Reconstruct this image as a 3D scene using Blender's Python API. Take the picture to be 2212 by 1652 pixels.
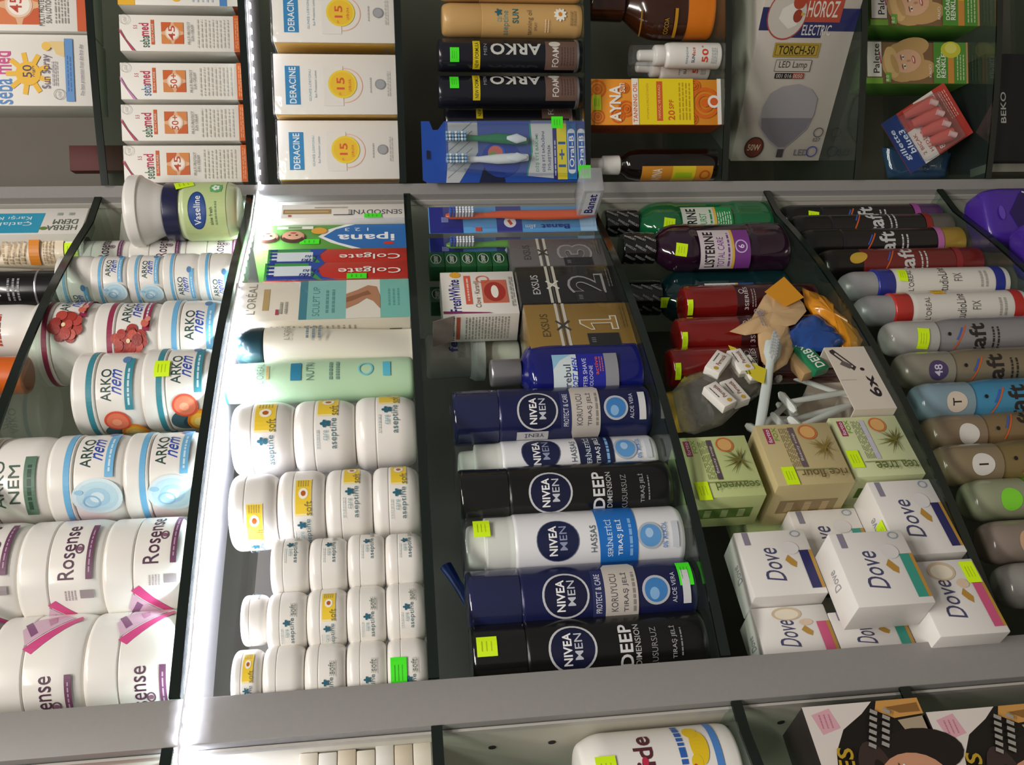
import bpy, bmesh, math, random
from mathutils import Matrix, Vector
from mathutils.geometry import tessellate_polygon
random.seed(7)
for o in list(bpy.data.objects): bpy.data.objects.remove(o, do_unlink=True)
SC = bpy.context.scene
COL = SC.collection
PI = math.pi
EYE = 1.40                       # camera height above the floor

# ------------------------------------------------------------------ camera
FPX, YAW, PITCH, ROLL = 1944.0, 0.7593, 0.1256, 0.0358
fw = Vector((math.sin(YAW)*math.cos(PITCH), math.cos(YAW)*math.cos(PITCH), -math.sin(PITCH)))
rt = Vector((math.cos(YAW), -math.sin(YAW), 0)); up = rt.cross(fw)
cr, sr = math.cos(ROLL), math.sin(ROLL)
ex = -up*cr - rt*sr              # photo right (the phone was held sideways: photo right is down in the shop)
ey = up*sr - rt*cr               # photo down
cd = bpy.data.cameras.new('camera'); cam = bpy.data.objects.new('camera', cd); COL.objects.link(cam)
cd.sensor_width = 36; cd.sensor_fit = 'HORIZONTAL'; cd.lens = FPX/2212*36; cd.clip_start = .02
m = Matrix.Identity(4)
for i in range(3):
    m[i][0] = ex[i]; m[i][1] = -ey[i]; m[i][2] = -fw[i]
m[2][3] = EYE
cam.matrix_world = m
SC.camera = cam

# ------------------------------------------------------------------ light
SC.view_settings.view_transform = 'Standard'; SC.view_settings.look = 'None'
SC.view_settings.exposure = 0.0; SC.view_settings.gamma = 1
wd = bpy.data.worlds.new('world'); SC.world = wd; wd.use_nodes = True
wd.node_tree.nodes['Background'].inputs[0].default_value = (1.0, .97, .93, 1)
wd.node_tree.nodes['Background'].inputs[1].default_value = .16
def area(name, loc, aim, sx, sy, power, col):
    l = bpy.data.lights.new(name, 'AREA'); l.shape = 'RECTANGLE'; l.size = sx; l.size_y = sy
    l.energy = power; l.color = col
    o = bpy.data.objects.new(name, l); COL.objects.link(o); o.location = loc
    o.rotation_euler = (Vector(aim)-Vector(loc)).to_track_quat('-Z', 'Y').to_euler(); return o
area('ceiling_tube_light', (.10, -.35, 2.72), (.25, .1, 0), 1.2, .10, 24, (1, .95, .88))
area('ceiling_tube_light', (-.9, -.9, 2.72), (-.7, -.5, 0), 1.2, .10, 24, (1, .95, .88))

# ------------------------------------------------------------------ bays (measured): s along the shelf, d into the cabinet, z from eye level
D = .62
XL, XR = .468*D, 1.4277*D; W = XR-XL; SAG, EE = .0615*D, .0317*D
a45 = math.radians(45)
BAY = {'C': (Vector((XL, D)), 0.0), 'L': (Vector((XL-.036-W, D)), 0.0), 'R': (Vector((XR+.02, D+.02)), -a45)}
def axes(k):
    o, a = BAY[k]
    return o, Vector((math.cos(a), math.sin(a))), Vector((-math.sin(a), math.cos(a)))
def ray(px, py): return fw + ex*((px-1106)/FPX) + ey*((py-826)/FPX)
def pt(k, px, py, d=0):
    o, s, n = axes(k); v = ray(px, py); t = (o.dot(n)+d)/v.xy.dot(n); P = v*t
    return (P.xy-o).dot(s), P.z, t
def gr(k, px, py, z):
    o, s, n = axes(k); v = ray(px, py); t = z/v.z; P = v*t
    return (P.xy-o).dot(s), (P.xy-o).dot(n), t
def front(s): t = s/W; return EE - SAG*(1-(2*t-1)**2)
def wpos(k, s, d, z):
    o, a, n = axes(k); p = o+a*s+n*d
    return Vector((p.x, p.y, z+EYE))
def cylp(k, px, py, r, mrg=.008):
    s, d = 0, 0
    for _ in range(8):
        s = pt(k, px, py, d)[0]; d = front(s)+mrg+r
    return s, d
ZC = {0: .554*D, 1: .2761*D, 2: -.0233*D, 3: -.3865*D, 4: -.472, 5: -.71}
ZR = {0: .335, 1: .168, 2: -.0105, 3: -.238, 4: -.416, 5: -.594, 6: -.778, 7: -1.0}
ZL = {1: .171, 2: -.0145, 3: -.238, 4: -.372, 5: -.56}

# ------------------------------------------------------------------ materials
def lin(h):
    h = h.lstrip('#'); c = [int(h[i:i+2], 16)/255 for i in (0, 2, 4)]
    return tuple(x/12.92 if x <= .04045 else ((x+.055)/1.055)**2.4 for x in c)+(1,)
MATS = {}
def mat(name, hexc, rough=.35, metal=0, coat=0, trans=0, noise=0, nscale=60, bump=0, spec=.5):
    if name in MATS: return MATS[name]
    mm = bpy.data.materials.new(name); mm.use_nodes = True; nt = mm.node_tree; b = nt.nodes['Principled BSDF']
    b.inputs['Base Color'].default_value = lin(hexc); b.inputs['Roughness'].default_value = rough
    b.inputs['Metallic'].default_value = metal; b.inputs['Coat Weight'].default_value = coat
    b.inputs['Specular IOR Level'].default_value = spec
    b.inputs['Coat Roughness'].default_value = .08; b.inputs['Transmission Weight'].default_value = trans
    if noise or bump:
        tc = nt.nodes.new('ShaderNodeTexCoord'); nz = nt.nodes.new('ShaderNodeTexNoise')
        nz.inputs['Scale'].default_value = nscale; nz.inputs['Detail'].default_value = 4
        nt.links.new(tc.outputs['Object'], nz.inputs['Vector'])
        if noise:
            hs = nt.nodes.new('ShaderNodeMix'); hs.data_type = 'RGBA'; hs.blend_type = 'MULTIPLY'
            rp = nt.nodes.new('ShaderNodeMapRange'); rp.inputs['To Min'].default_value = 1-noise; rp.inputs['To Max'].default_value = 1+noise
            nt.links.new(nz.outputs['Fac'], rp.inputs['Value'])
            hs.inputs['Factor'].default_value = 1; hs.inputs[6].default_value = lin(hexc)
            nt.links.new(rp.outputs['Result'], hs.inputs[7]); nt.links.new(hs.outputs[2], b.inputs['Base Color'])
        if bump:
            bp = nt.nodes.new('ShaderNodeBump'); bp.inputs['Strength'].default_value = bump; bp.inputs['Distance'].default_value = .002
            nt.links.new(nz.outputs['Fac'], bp.inputs['Height']); nt.links.new(bp.outputs['Normal'], b.inputs['Normal'])
    MATS[name] = mm; return mm
def clear(name, tint='ffffff', refl=.12, rough=.05, body=0.0, bodycol='ffffff', bump=0):
    """thin clear sheet: see-through with a fresnel gloss and a little milky body"""
    if name in MATS: return MATS[name]
    mm = bpy.data.materials.new(name); mm.use_nodes = True; nt = mm.node_tree; nt.nodes.clear()
    out = nt.nodes.new('ShaderNodeOutputMaterial'); tr = nt.nodes.new('ShaderNodeBsdfTransparent'); tr.inputs[0].default_value = lin(tint)
    gl = nt.nodes.new('ShaderNodeBsdfGlossy'); gl.inputs['Roughness'].default_value = rough
    df = nt.nodes.new('ShaderNodeBsdfDiffuse'); df.inputs[0].default_value = lin(bodycol)
    fr = nt.nodes.new('ShaderNodeLayerWeight'); fr.inputs[0].default_value = .5
    pw = nt.nodes.new('ShaderNodeMath'); pw.operation = 'POWER'; pw.inputs[1].default_value = 5
    nt.links.new(fr.outputs['Facing'], pw.inputs[0])
    mul = nt.nodes.new('ShaderNodeMath'); mul.operation = 'MULTIPLY_ADD'; mul.inputs[1].default_value = .85; mul.inputs[2].default_value = refl*.5; mul.use_clamp = True
    nt.links.new(pw.outputs[0], mul.inputs[0])
    m1 = nt.nodes.new('ShaderNodeMixShader'); m1.inputs[0].default_value = body
    nt.links.new(tr.outputs[0], m1.inputs[1]); nt.links.new(df.outputs[0], m1.inputs[2])
    m2 = nt.nodes.new('ShaderNodeMixShader'); nt.links.new(mul.outputs[0], m2.inputs[0])
    nt.links.new(m1.outputs[0], m2.inputs[1]); nt.links.new(gl.outputs[0], m2.inputs[2]); nt.links.new(m2.outputs[0], out.inputs[0])
    if bump:
        nz = nt.nodes.new('ShaderNodeTexNoise'); nz.inputs['Scale'].default_value = 45
        tc = nt.nodes.new('ShaderNodeTexCoord'); nt.links.new(tc.outputs['Object'], nz.inputs['Vector'])
        bp = nt.nodes.new('ShaderNodeBump'); bp.inputs['Strength'].default_value = bump; bp.inputs['Distance'].default_value = .004
        nt.links.new(nz.outputs['Fac'], bp.inputs['Height']); nt.links.new(bp.outputs['Normal'], gl.inputs['Normal'])
    MATS[name] = mm; return mm
def emit(name, hexc, k):
    mm = bpy.data.materials.new(name); mm.use_nodes = True; b = mm.node_tree.nodes['Principled BSDF']
    b.inputs['Base Color'].default_value = lin('ffffff'); b.inputs['Emission Color'].default_value = lin(hexc)
    b.inputs['Emission Strength'].default_value = k; MATS[name] = mm; return mm
def ink(name, rough, metal=0):
    mm = bpy.data.materials.new(name); mm.use_nodes = True; nt = mm.node_tree; b = nt.nodes['Principled BSDF']
    at = nt.nodes.new('ShaderNodeAttribute'); at.attribute_name = 'ink'
    nt.links.new(at.outputs['Color'], b.inputs['Base Color']); b.inputs['Roughness'].default_value = rough
    b.inputs['Metallic'].default_value = metal; return mm
INK = ink('printed_ink', .4); INKM = ink('foil_ink', .35, .7); INKS = ink('sticker_ink', .6)

# ------------------------------------------------------------------ mesh builder
class MB:
    def __init__(s): s.v = []; s.f = []; s.m = []
    def add(s, vs, fs, mi=0):
        n = len(s.v); s.v += [tuple(p) for p in vs]; s.f += [tuple(i+n for i in f) for f in fs]; s.m += [mi]*len(fs); return s
    def box(s, x0, y0, z0, x1, y1, z1, mi=0, ch=0):
        if ch <= 0:
            vs = [(x, y, z) for z in (z0, z1) for y in (y0, y1) for x in (x0, x1)]
            return s.add(vs, [(0, 2, 3, 1), (4, 5, 7, 6), (0, 1, 5, 4), (2, 6, 7, 3), (0, 4, 6, 2), (1, 3, 7, 5)], mi)
        c = ch; bm = bmesh.new(); bmesh.ops.create_cube(bm, size=1)
        for v in bm.verts: v.co = Vector(((x0+x1)/2+v.co.x*(x1-x0), (y0+y1)/2+v.co.y*(y1-y0), (z0+z1)/2+v.co.z*(z1-z0)))
        bmesh.ops.bevel(bm, geom=bm.edges[:], offset=c, segments=2, affect='EDGES', profile=.5)
        bm.verts.index_update(); s.add([v.co for v in bm.verts], [[v.index for v in f.verts] for f in bm.faces], mi); bm.free(); return s
    def lathe(s, prof, seg=40, mi=0, cx=0, cy=0, sy=1.0, n=2.0, sx=1.0):
        """prof: (r, z[, mat]) bottom to top about a vertical axis"""
        b = len(s.v); k = len(prof)
        def pr(r, a):
            c_, s_ = math.sin(a), -math.cos(a)
            if n != 2:
                q = (abs(c_)**n+abs(s_)**n)**(-1/n); c_, s_ = c_*q, s_*q
            return cx+r*c_*sx, cy+r*s_*sy
        for p in prof:
            for i in range(seg):
                x, y = pr(p[0], 2*PI*i/seg); s.v.append((x, y, p[1]))
        for j in range(k-1):
            mm_ = prof[j+1][2] if len(prof[j+1]) > 2 else mi
            for i in range(seg):
                i2 = (i+1) % seg
                s.f.append((b+j*seg+i, b+j*seg+i2, b+(j+1)*seg+i2, b+(j+1)*seg+i)); s.m.append(mm_)
        if prof[0][0] > 1e-6: s.f.append(tuple(b+i for i in range(seg))[::-1]); s.m.append(prof[0][2] if len(prof[0]) > 2 else mi)
        if prof[-1][0] > 1e-6: s.f.append(tuple(b+(k-1)*seg+i for i in range(seg))); s.m.append(prof[-1][2] if len(prof[-1]) > 2 else mi)
        return s
    def extr(s, pts, y0, y1, mi=0):
        """outline in x,z pushed along y"""
        n = len(pts); vs = [(x, y0, z) for x, z in pts]+[(x, y1, z) for x, z in pts]
        return s.add(vs, [tuple(range(n)), tuple(range(2*n-1, n-1, -1))]+[(i, i+n, (i+1) % n+n, (i+1) % n) for i in range(n)], mi)
    def tube(s, path, rad, seg=10, mi=0, flat=1.0):
        """tube through points with a radius per point"""
        P = [Vector(p) for p in path]; rs = rad if isinstance(rad, (list, tuple)) else [rad]*len(P); b = len(s.v)
        ref = Vector((0, 1, 0))
        for i, p in enumerate(P):
            t = (P[min(i+1, len(P)-1)]-P[max(i-1, 0)]).normalized()
            if abs(t.dot(ref)) > .95: ref = Vector((1, 0, 0))
            a = t.cross(ref).normalized(); c = t.cross(a)
            for k in range(seg):
                an = 2*PI*k/seg; s.v.append(tuple(p+a*rs[i]*math.cos(an)+c*rs[i]*flat*math.sin(an)))
        for i in range(len(P)-1):
            for k in range(seg):
                k2 = (k+1) % seg; s.f.append((b+i*seg+k, b+i*seg+k2, b+(i+1)*seg+k2, b+(i+1)*seg+k)); s.m.append(mi)
        s.f.append(tuple(b+k for k in range(seg))[::-1]); s.m.append(mi)
        s.f.append(tuple(b+(len(P)-1)*seg+k for k in range(seg))); s.m.append(mi); return s
    def build(s, name, mats, parent=None, smooth=True, ang=38):
        me = bpy.data.meshes.new(name); me.from_pydata(s.v, [], s.f); me.update()
        bm = bmesh.new(); bm.from_mesh(me); bmesh.ops.recalc_face_normals(bm, faces=bm.faces[:]); bm.to_mesh(me); bm.free()
        for q in (mats if isinstance(mats, (list, tuple)) else [mats]): me.materials.append(q)
        me.polygons.foreach_set('material_index', s.m)
        if smooth:
            me.polygons.foreach_set('use_smooth', [True]*len(me.polygons)); me.set_sharp_from_angle(angle=math.radians(ang))
        o = bpy.data.objects.new(name, me); COL.objects.link(o)
        if parent: o.parent = parent
        return o
def fil(pts, rad, n=5):
    """round the inner corners of a profile; rad: one number or one per point"""
    out = []
    for i, p in enumerate(pts):
        r = rad[i] if isinstance(rad, (list, tuple)) else rad
        if i in (0, len(pts)-1) or r <= 0: out.append(p); continue
        P, A, B = Vector(p[:2]), Vector(pts[i-1][:2]), Vector(pts[i+1][:2])
        u, v = (A-P), (B-P); ll = min(r, u.length*.49, v.length*.49)
        a, b = P+u.normalized()*ll, P+v.normalized()*ll
        for k in range(n+1):
            t = k/n; q = a*(1-t)**2+P*2*t*(1-t)+b*t*t; out.append((q.x, q.y)+tuple(p[2:]))
    return out
# ------------------------------------------------------------------ print on surfaces
TXT = {}
def text_tris(txt, bold):
    key = (txt, bold)
    if key in TXT: return TXT[key]
    cu = bpy.data.curves.new('t', 'FONT'); cu.body = txt; cu.size = 1; cu.offset = .022*bold; cu.resolution_u = 3
    if bold: cu.space_character = 1+.04*bold
    ob = bpy.data.objects.new('t', cu); COL.objects.link(ob)
    dg = bpy.context.evaluated_depsgraph_get(); e = ob.evaluated_get(dg); me = e.to_mesh(); me.calc_loop_triangles()
    vs = [(v.co.x, v.co.y) for v in me.vertices]; tr = [tuple(t.vertices) for t in me.loop_triangles]
    e.to_mesh_clear(); bpy.data.objects.remove(ob); bpy.data.curves.remove(cu)
    if not vs: TXT[key] = ([], 1); return TXT[key]
    x0 = min(p[0] for p in vs); x1 = max(p[0] for p in vs); y0 = min(p[1] for p in vs); y1 = max(p[1] for p in vs)
    w, h = max(x1-x0, 1e-5), max(y1-y0, 1e-5)
    T = [[((vs[i][0]-x0)/w-.5, (vs[i][1]-y0)/h-.5) for i in t] for t in tr]
    TXT[key] = (T, w/h); return TXT[key]
def plane_front(y0=0): return lambda u, v, o: (u, y0-o, v)
def plane_left(x0, dep): return lambda u, v, o: (x0-o, dep-u, v)
def plane_top(z0): return lambda u, v, o: (u, v, z0+o)
def cyl_map(r, phi, sy=1.0, rf=None, sx=1.0):
    def f(u, v, o):
        R = (rf(v) if rf else r)+o; a = phi+u/r
        return (R*math.sin(a)*sx, -R*math.cos(a)*sy, v)
    return f
class Print:
    def __init__(s, mp, maxu=None, base=.00025): s.mp = mp; s.maxu = maxu; s.o = base; s.V = []; s.C = []
    def tris(s, T, col):
        c = lin(col)
        st = list(T)
        while st:
            t = st.pop()
            if s.maxu:
                d = [abs(t[i][0]-t[(i+1) % 3][0]) for i in range(3)]; k = max(range(3), key=lambda i: d[i])
                if d[k] > s.maxu:
                    a, b, e = t[k], t[(k+1) % 3], t[(k+2) % 3]; mid = ((a[0]+b[0])/2, (a[1]+b[1])/2)
                    st.append([a, mid, e]); st.append([mid, b, e]); continue
            for p in t: s.V.append(s.mp(p[0], p[1], s.o)); s.C.append(c)
        s.o += .00008; return s
    def poly(s, pts, col):
        ts = tessellate_polygon([[Vector((x, y, 0)) for x, y in pts]])
        return s.tris([[pts[i] for i in t] for t in ts], col)
    def rect(s, x0, y0, x1, y1, col): return s.poly([(x0, y0), (x1, y0), (x1, y1), (x0, y1)], col)
    def rr(s, cx, cy, w, h, col, rot=0):
        c, n = math.cos(math.radians(rot)), math.sin(math.radians(rot))
        return s.poly([(cx+x*c-y*n, cy+x*n+y*c) for x, y in ((-w/2, -h/2), (w/2, -h/2), (w/2, h/2), (-w/2, h/2))], col)
    def ell(s, cx, cy, rx, ry, col, n=28, rot=0):
        c, k = math.cos(math.radians(rot)), math.sin(math.radians(rot)); P = []
        for i in range(n):
            x, y = rx*math.cos(2*PI*i/n), ry*math.sin(2*PI*i/n); P.append((cx+x*c-y*k, cy+x*k+y*c))
        return s.poly(P, col)
    def ring(s, cx, cy, rx, ry, wd_, col, n=36):
        T = []
        for i in range(n):
            a, b = 2*PI*i/n, 2*PI*(i+1)/n
            o1, o2 = (cx+rx*math.cos(a), cy+ry*math.sin(a)), (cx+rx*math.cos(b), cy+ry*math.sin(b))
            i1, i2 = (cx+(rx-wd_)*math.cos(a), cy+(ry-wd_)*math.sin(a)), (cx+(rx-wd_)*math.cos(b), cy+(ry-wd_)*math.sin(b))
            T += [[o1, o2, i2], [o1, i2, i1]]
        return s.tris(T, col)
    def text(s, txt, cx, cy, w, h, col, rot=0, bold=0, shear=0):
        T, asp = text_tris(txt, bold)
        if h is None: h = w/asp
        if w is None: w = h*asp
        c, k = math.cos(math.radians(rot)), math.sin(math.radians(rot)); R = []
        for t in T:
            q = []
            for x, y in t:
                X = x*w+shear*y*h; Y = y*h; q.append((cx+X*c-Y*k, cy+X*k+Y*c))
            R.append(q)
        return s.tris(R, col)
    def lines(s, x0, y0, x1, y1, n, col, fill=.45):
        """rows of print too small to read"""
        T = []; dy = (y1-y0)/n
        for i in range(n):
            y = y0+dy*(i+.5); x = x0
            while x < x1:
                w = random.uniform(.06, .2)*(x1-x0); e = min(x+w, x1)
                a, b = y-dy*fill/2, y+dy*fill/2
                T += [[(x, a), (e, a), (e, b)], [(x, a), (e, b), (x, b)]]; x = e+.03*(x1-x0)
        return s.tris(T, col)
    def build(s, name, parent, mt=None):
        me = bpy.data.meshes.new(name); n = len(s.V)
        me.from_pydata(s.V, [], [(i, i+1, i+2) for i in range(0, n, 3)])
        at = me.attributes.new('ink', 'FLOAT_COLOR', 'POINT'); at.data.foreach_set('color', [x for c in s.C for x in c])
        me.materials.append(mt or INK); me.update()
        o = bpy.data.objects.new(name, me); COL.objects.link(o); o.parent = parent; return o
# ------------------------------------------------------------------ things
PHI = {}
def thing(name, label, cat, k, s, d, z, rz=0, group=None, tilt=None):
    e = bpy.data.objects.new(name, None); COL.objects.link(e); e.empty_display_size = .02
    e.location = wpos(k, s, d, z); a = BAY[k][1]+math.radians(rz)
    if tilt: e.rotation_euler = (Matrix.Rotation(a, 3, 'Z') @ tilt.to_matrix().to_3x3() if hasattr(tilt, 'to_matrix') else Matrix.Rotation(a, 3, 'Z') @ tilt).to_euler()
    else: e.rotation_euler = (0, 0, a)
    e['label'] = label; e['category'] = cat
    if group: e['group'] = group
    dv = -e.location.xy; dv = Vector((dv.x*math.cos(-a)-dv.y*math.sin(-a), dv.x*math.sin(-a)+dv.y*math.cos(-a)))
    PHI[e.name] = math.atan2(dv.x, -dv.y)
    return e
def phi(e, frac=0): return PHI[e.name]-math.asin(max(-.97, min(.97, frac)))   # frac>0: turned away to the viewer's left
def sticker(e, mp, u, v, w, h, col='d9ff0a', maxu=None, rot=0, name='price_sticker'):
    p = Print(mp, maxu, .0012); p.rr(u, v, w, h, col, rot)
    c, k = math.cos(math.radians(rot)), math.sin(math.radians(rot))
    for q in (-.22, .02, .25):
        p.rr(u-k*q*h, v+c*q*h, w*.5, h*.05, 'b4cc10' if col[0] == 'd' else '38b81e', rot)
    o = p.build(name, e, INKS); return o
Y_, G_ = 'd9ff0a', '46f21e'
WHT = mat('white_plastic', 'ece8e2', .28, coat=.25, noise=.02)
CRD = mat('white_card', 'eae6df', .5, noise=.03, nscale=25)
FILM = clear('clear_film', 'ffffff', .08, .12, .01, bump=.5)
PLA = clear('clear_plastic', 'fafcfd', .10, .08, .03)
# ------------------------------------------------------------------ the place
def struct(o): o['kind'] = 'structure'; return o
LAM = mat('grey_laminate', '8f8c8a', .5, noise=.05, nscale=300)
SIDE = mat('pale_side_panel', 'c9c4b6', .5, noise=.03, nscale=20)
BACK = mat('dark_back_panel', '6c655b', .6, noise=.06, nscale=30)
GLS = clear('shelf_glass', 'e6f0ea', .13, .04, .02, 'bcd0c6')
GED = mat('glass_edge', '141d19', .12, coat=.5)
PD, DEP = .03, .26
sL = pt('C', 940, 1482, PD)[0]; sLl = pt('C', 880, 1588, PD)[0]; sRp = pt('C', 861, 437.8, PD)[0]
sR0 = pt('R', 862, 400.7, PD)[0]; sLR = pt('L', 880, 1588, PD)[0]
z0, z1 = -EYE, .75
fl = MB().box(-2.5, -2.5, -.05, 2.5, 2.5, 0); struct(fl.build('floor', mat('floor_tiles', 'a29a8d', .4, noise=.05)))
ce = MB().box(-2.5, -2.5, 2.8, 2.5, 2.5, 2.85); struct(ce.build('ceiling', mat('ceiling_paint', 'd8d4cc', .8, noise=.02)))
def cabinet(k, label, sa, sb, group='shelf bays'):
    e = thing('display_cabinet', label, 'cabinet', k, 0, 0, z0, group=None)
    MB().box(sa-.016 if k != 'R' else sa-.004, DEP, 0, sb+.016, DEP+.01, z1-z0).build('back_panel', BACK, e)
    MB().box(sa-.016 if k != 'R' else sa-.004, PD+(.001 if k != 'R' else .03), 0, sa, DEP, z1-z0).build('side_panel', SIDE, e)
    q = MB().box(sb, PD+.001, 0, sb+.016, DEP, z1-z0).build('side_panel', SIDE, e)
    MB().box(sa, .05, 0, sb, DEP, .10).build('plinth', LAM, e)
    if k == 'L':
        hm = None
        for j in range(7):
            for dd in (.065, .20):
                if hm is None:
                    ob = MB().tube([(0, 0, 0), (-.0006, 0, 0)], .0030, 12).build('pin_hole', mat('pin_hole_dark', '2a2622', .8), e); hm = ob.data
                else:
                    ob = bpy.data.objects.new('pin_hole', hm); COL.objects.link(ob); ob.parent = e
                ob.location = (sb, dd, -z0-.015-.046*j)
    return e
cC = cabinet('C', 'grey shop display bay with shaving cans, stacked cream jars and toothpaste', sL, sRp)
MB().box(sLl+.0005, PD-.012, 0, sL, PD, z1-z0, ch=.0012).build('front_post', LAM, cC)
cR = cabinet('R', 'angled corner display bay with sun cream boxes and lamp box', sR0, sR0+W-.02)
cL = cabinet('L', 'display bay with white spray bottle beside the wide grey post', sLR-W+.02, sLR)
# the corner post between the two bays
A = wpos('C', sRp, PD-.012, 0).xy; B = wpos('R', sR0, PD-.012, 0).xy; A2 = wpos('C', sRp, PD, 0).xy; B2 = wpos('R', sR0, PD, 0).xy
o_, s_, n_ = axes('C')
def loc(p): return ((p-o_).dot(s_), (p-o_).dot(n_))
P4 = [loc(A), loc(B), loc(B2), loc(A2)]; n = 4
MB().add([(x, y, 0) for x, y in P4]+[(x, y, z1-z0) for x, y in P4], [(0, 1, 5, 4), (1, 2, 6, 5), (2, 3, 7, 6), (3, 0, 4, 7), (3, 2, 1, 0), (4, 5, 6, 7)]).build('corner_post', LAM, cC)
# thin bright trim line at the inner edge of each post
MB().box(sRp-.0022, PD-.004, 0, sRp-.0002, PD+.002, z1-z0).build('edge_trim', mat('edge_trim', 'b9b5ae', .4), cC)
MB().box(sLR-.0022, PD-.004, 0, sLR-.0002, PD+.002, z1-z0).build('edge_trim', MATS['edge_trim'], cL)

def shelf(k, z, label, sa, sb, over=0, th=.008, group='bow-fronted glass shelves'):
    e = thing('glass_shelf', label, 'shelf', k, 0, 0, z-th)
    e['group'] = group
    N = 26; fr = []
    for i in range(N+1):
        s = sa+(sb+over-sa)*i/N; fr.append((s, min(front(s), PD-.0125)))
    pts = fr+([(sb+over, PD-.0125), (sb-.0005, PD-.0125)] if over else [])+[(sb-.0005, DEP-.001), (sa+.0005, DEP-.001)]
    if over == 0: pts = [(sa+.0005, fr[0][1])]+fr[1:-1]+[(sb-.0005, fr[-1][1]), (sb-.0005, DEP-.001), (sa+.0005, DEP-.001)]
    n = len(pts); m_ = MB(); m_.add([(x, y, 0) for x, y in pts]+[(x, y, th) for x, y in pts], [tuple(range(n))[::-1], tuple(range(n, 2*n))])
    m_.build('pane', GLS, e, smooth=False)
    h = MB(); nf = len(fr)
    V = [(x, y, 0) for x, y in fr]+[(x, y, th) for x, y in fr]+[(x, y+.0025, 0) for x, y in fr]+[(x, y+.0025, th) for x, y in fr]
    F = []
    for i in range(nf-1): F += [(i, i+1, nf+i+1, nf+i), (2*nf+i+1, 2*nf+i, 3*nf+i, 3*nf+i+1), (i+1, i, 2*nf+i, 2*nf+i+1), (nf+i, nf+i+1, 3*nf+i+1, 3*nf+i)]
    h.add([(x, y-.0002, z_) for x, y, z_ in V], F); h.build('polished_edge', GED, e)
    return e
shelf('C', ZC[0], 'glass shelf under the cream tubes and black bottle at the top of the central bay', sL, sRp)
shelf('C', ZC[1], 'glass shelf carrying the stacks of large cream jars', sL, sRp, .006)
shelf('C', ZC[2], 'glass shelf carrying toothpaste boxes and small white jars', sL, sRp, .008)
shelf('C', ZC[3], 'glass shelf carrying the shaving gel cans and numbered boxes', sL, sRp)
shelf('C', ZC[4], 'glass shelf carrying mouthwash bottles and soap boxes', sL, sRp)
shelf('C', ZC[5], 'glass shelf carrying the row of hair spray cans', sL, sRp)
for i, lb in enumerate(['glass shelf of the angled bay under the sun spray box', 'glass shelf under the row of orange and white sun cream boxes',
    'glass shelf under the gold-edged white lotion boxes', 'glass shelf under the black foam cans and toothbrush pack', 'glass shelf under the brown tanning bottles and orange box',
    'glass shelf under the lamp box', 'glass shelf under the hair colour boxes', 'glass shelf under the black box with silver lettering']):
    shelf('R', ZR[i], lb, sR0, sR0+W-.02)
for i, lb in ((1, 'glass shelf with light strip in the bay beyond the wide post'), (2, 'glass shelf carrying a row of small pale boxes'), (3, 'glass shelf under the white bottle with yellow duck'),
    (4, 'glass shelf under the upper hair dye box'), (5, 'glass shelf under the lower hair dye box')):
    shelf('L', ZL[i], lb, sLR-W+.02, sLR)
# boards under the lit shelf
def board(k, z, sa, sb, m_, d0, d1, label):
    e = thing('light_board', label, 'board', k, 0, 0, z)
    N = 20; fr = [(sa+(sb-sa)*i/N) for i in range(N+1)]
    a = [(s, front(s)+d0) for s in fr]; b = [(s, front(s)+d1) for s in fr][::-1]; pts = a+b; n = len(pts)
    MB().add([(x, y, 0) for x, y in pts]+[(x, y, .003) for x, y in pts], [tuple(range(n))[::-1], tuple(range(n, 2*n))]+[(i, (i+1) % n, (i+1) % n+n, i+n) for i in range(n)]).build('panel', m_, e, smooth=False)
    return e
WB = mat('white_board', 'f2f2f4', .5); GB = mat('grey_board', 'b4b1ae', .4, noise=.08, nscale=12)
board('C', ZC[1]-.0112, sL+.002, sL+.40, WB, .010, .10, 'white reflector board under the glass shelf behind the light strip')
board('L', ZL[1]-.0112, sLR-.2, sLR-.004, WB, .010, .10, 'white reflector board in the bay beyond the wide post')
board('R', ZR[1]-.0112, sR0+.004, sR0+.3, GB, .010, .095, 'brushed grey board under the shelf of sun cream boxes')
# LED strip running under the front edge of the shelf, across the posts
path = []
for i in range(12): s = sLR-.13+.13*i/12-.004; path.append(wpos('L', s, front(s)+.004, ZL[1]-.0150))
path += [wpos('C', sLl+.004, PD-.0165, ZC[1]-.0150), wpos('C', sL-.004, PD-.0165, ZC[1]-.0150)]
for i in range(41): s = sL+.012+(sRp-.012-sL)*i/40; path.append(wpos('C', s, min(front(s)+.004, PD-.016), ZC[1]-.0150))
for i in range(30): s = sR0+.002+.30*i/29; path.append(wpos('R', s, min(front(s)+.004, PD-.016), ZR[1]-.0150+.001))
led = thing('led_strip', 'glowing white strip of small lights running under the front shelf edge', 'light strip', 'C', 0, 0, ZC[1]-.02)
inv = Matrix.Translation(-led.location)
tp = MB(); V = []
for i, p in enumerate(path):
    t = (path[min(i+1, len(path)-1)]-path[max(i-1, 0)]).xy.normalized(); nn = Vector((-t.y, t.x, 0))*.004
    n2 = nn*.62
    V += [inv@(p+n2+Vector((0, 0, .0018))), inv@(p-nn+Vector((0, 0, .0018))), inv@(p-nn+Vector((0, 0, .0030))), inv@(p+n2+Vector((0, 0, .0030)))]
F = []
for i in range(len(path)-1):
    for j in range(4): F.append((4*i+j, 4*i+(j+1) % 4, 4*i+4+(j+1) % 4, 4*i+4+j))
tp.add(V, F).build('tape', mat('led_tape', 'e8e8ee', .5), led, smooth=False)
LE = emit('led_glow', 'e9edff', 2000); LW = emit('led_side_glow', 'e9edff', 9)
lm = None; acc = 0; last = path[0]; step = .0145
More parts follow.
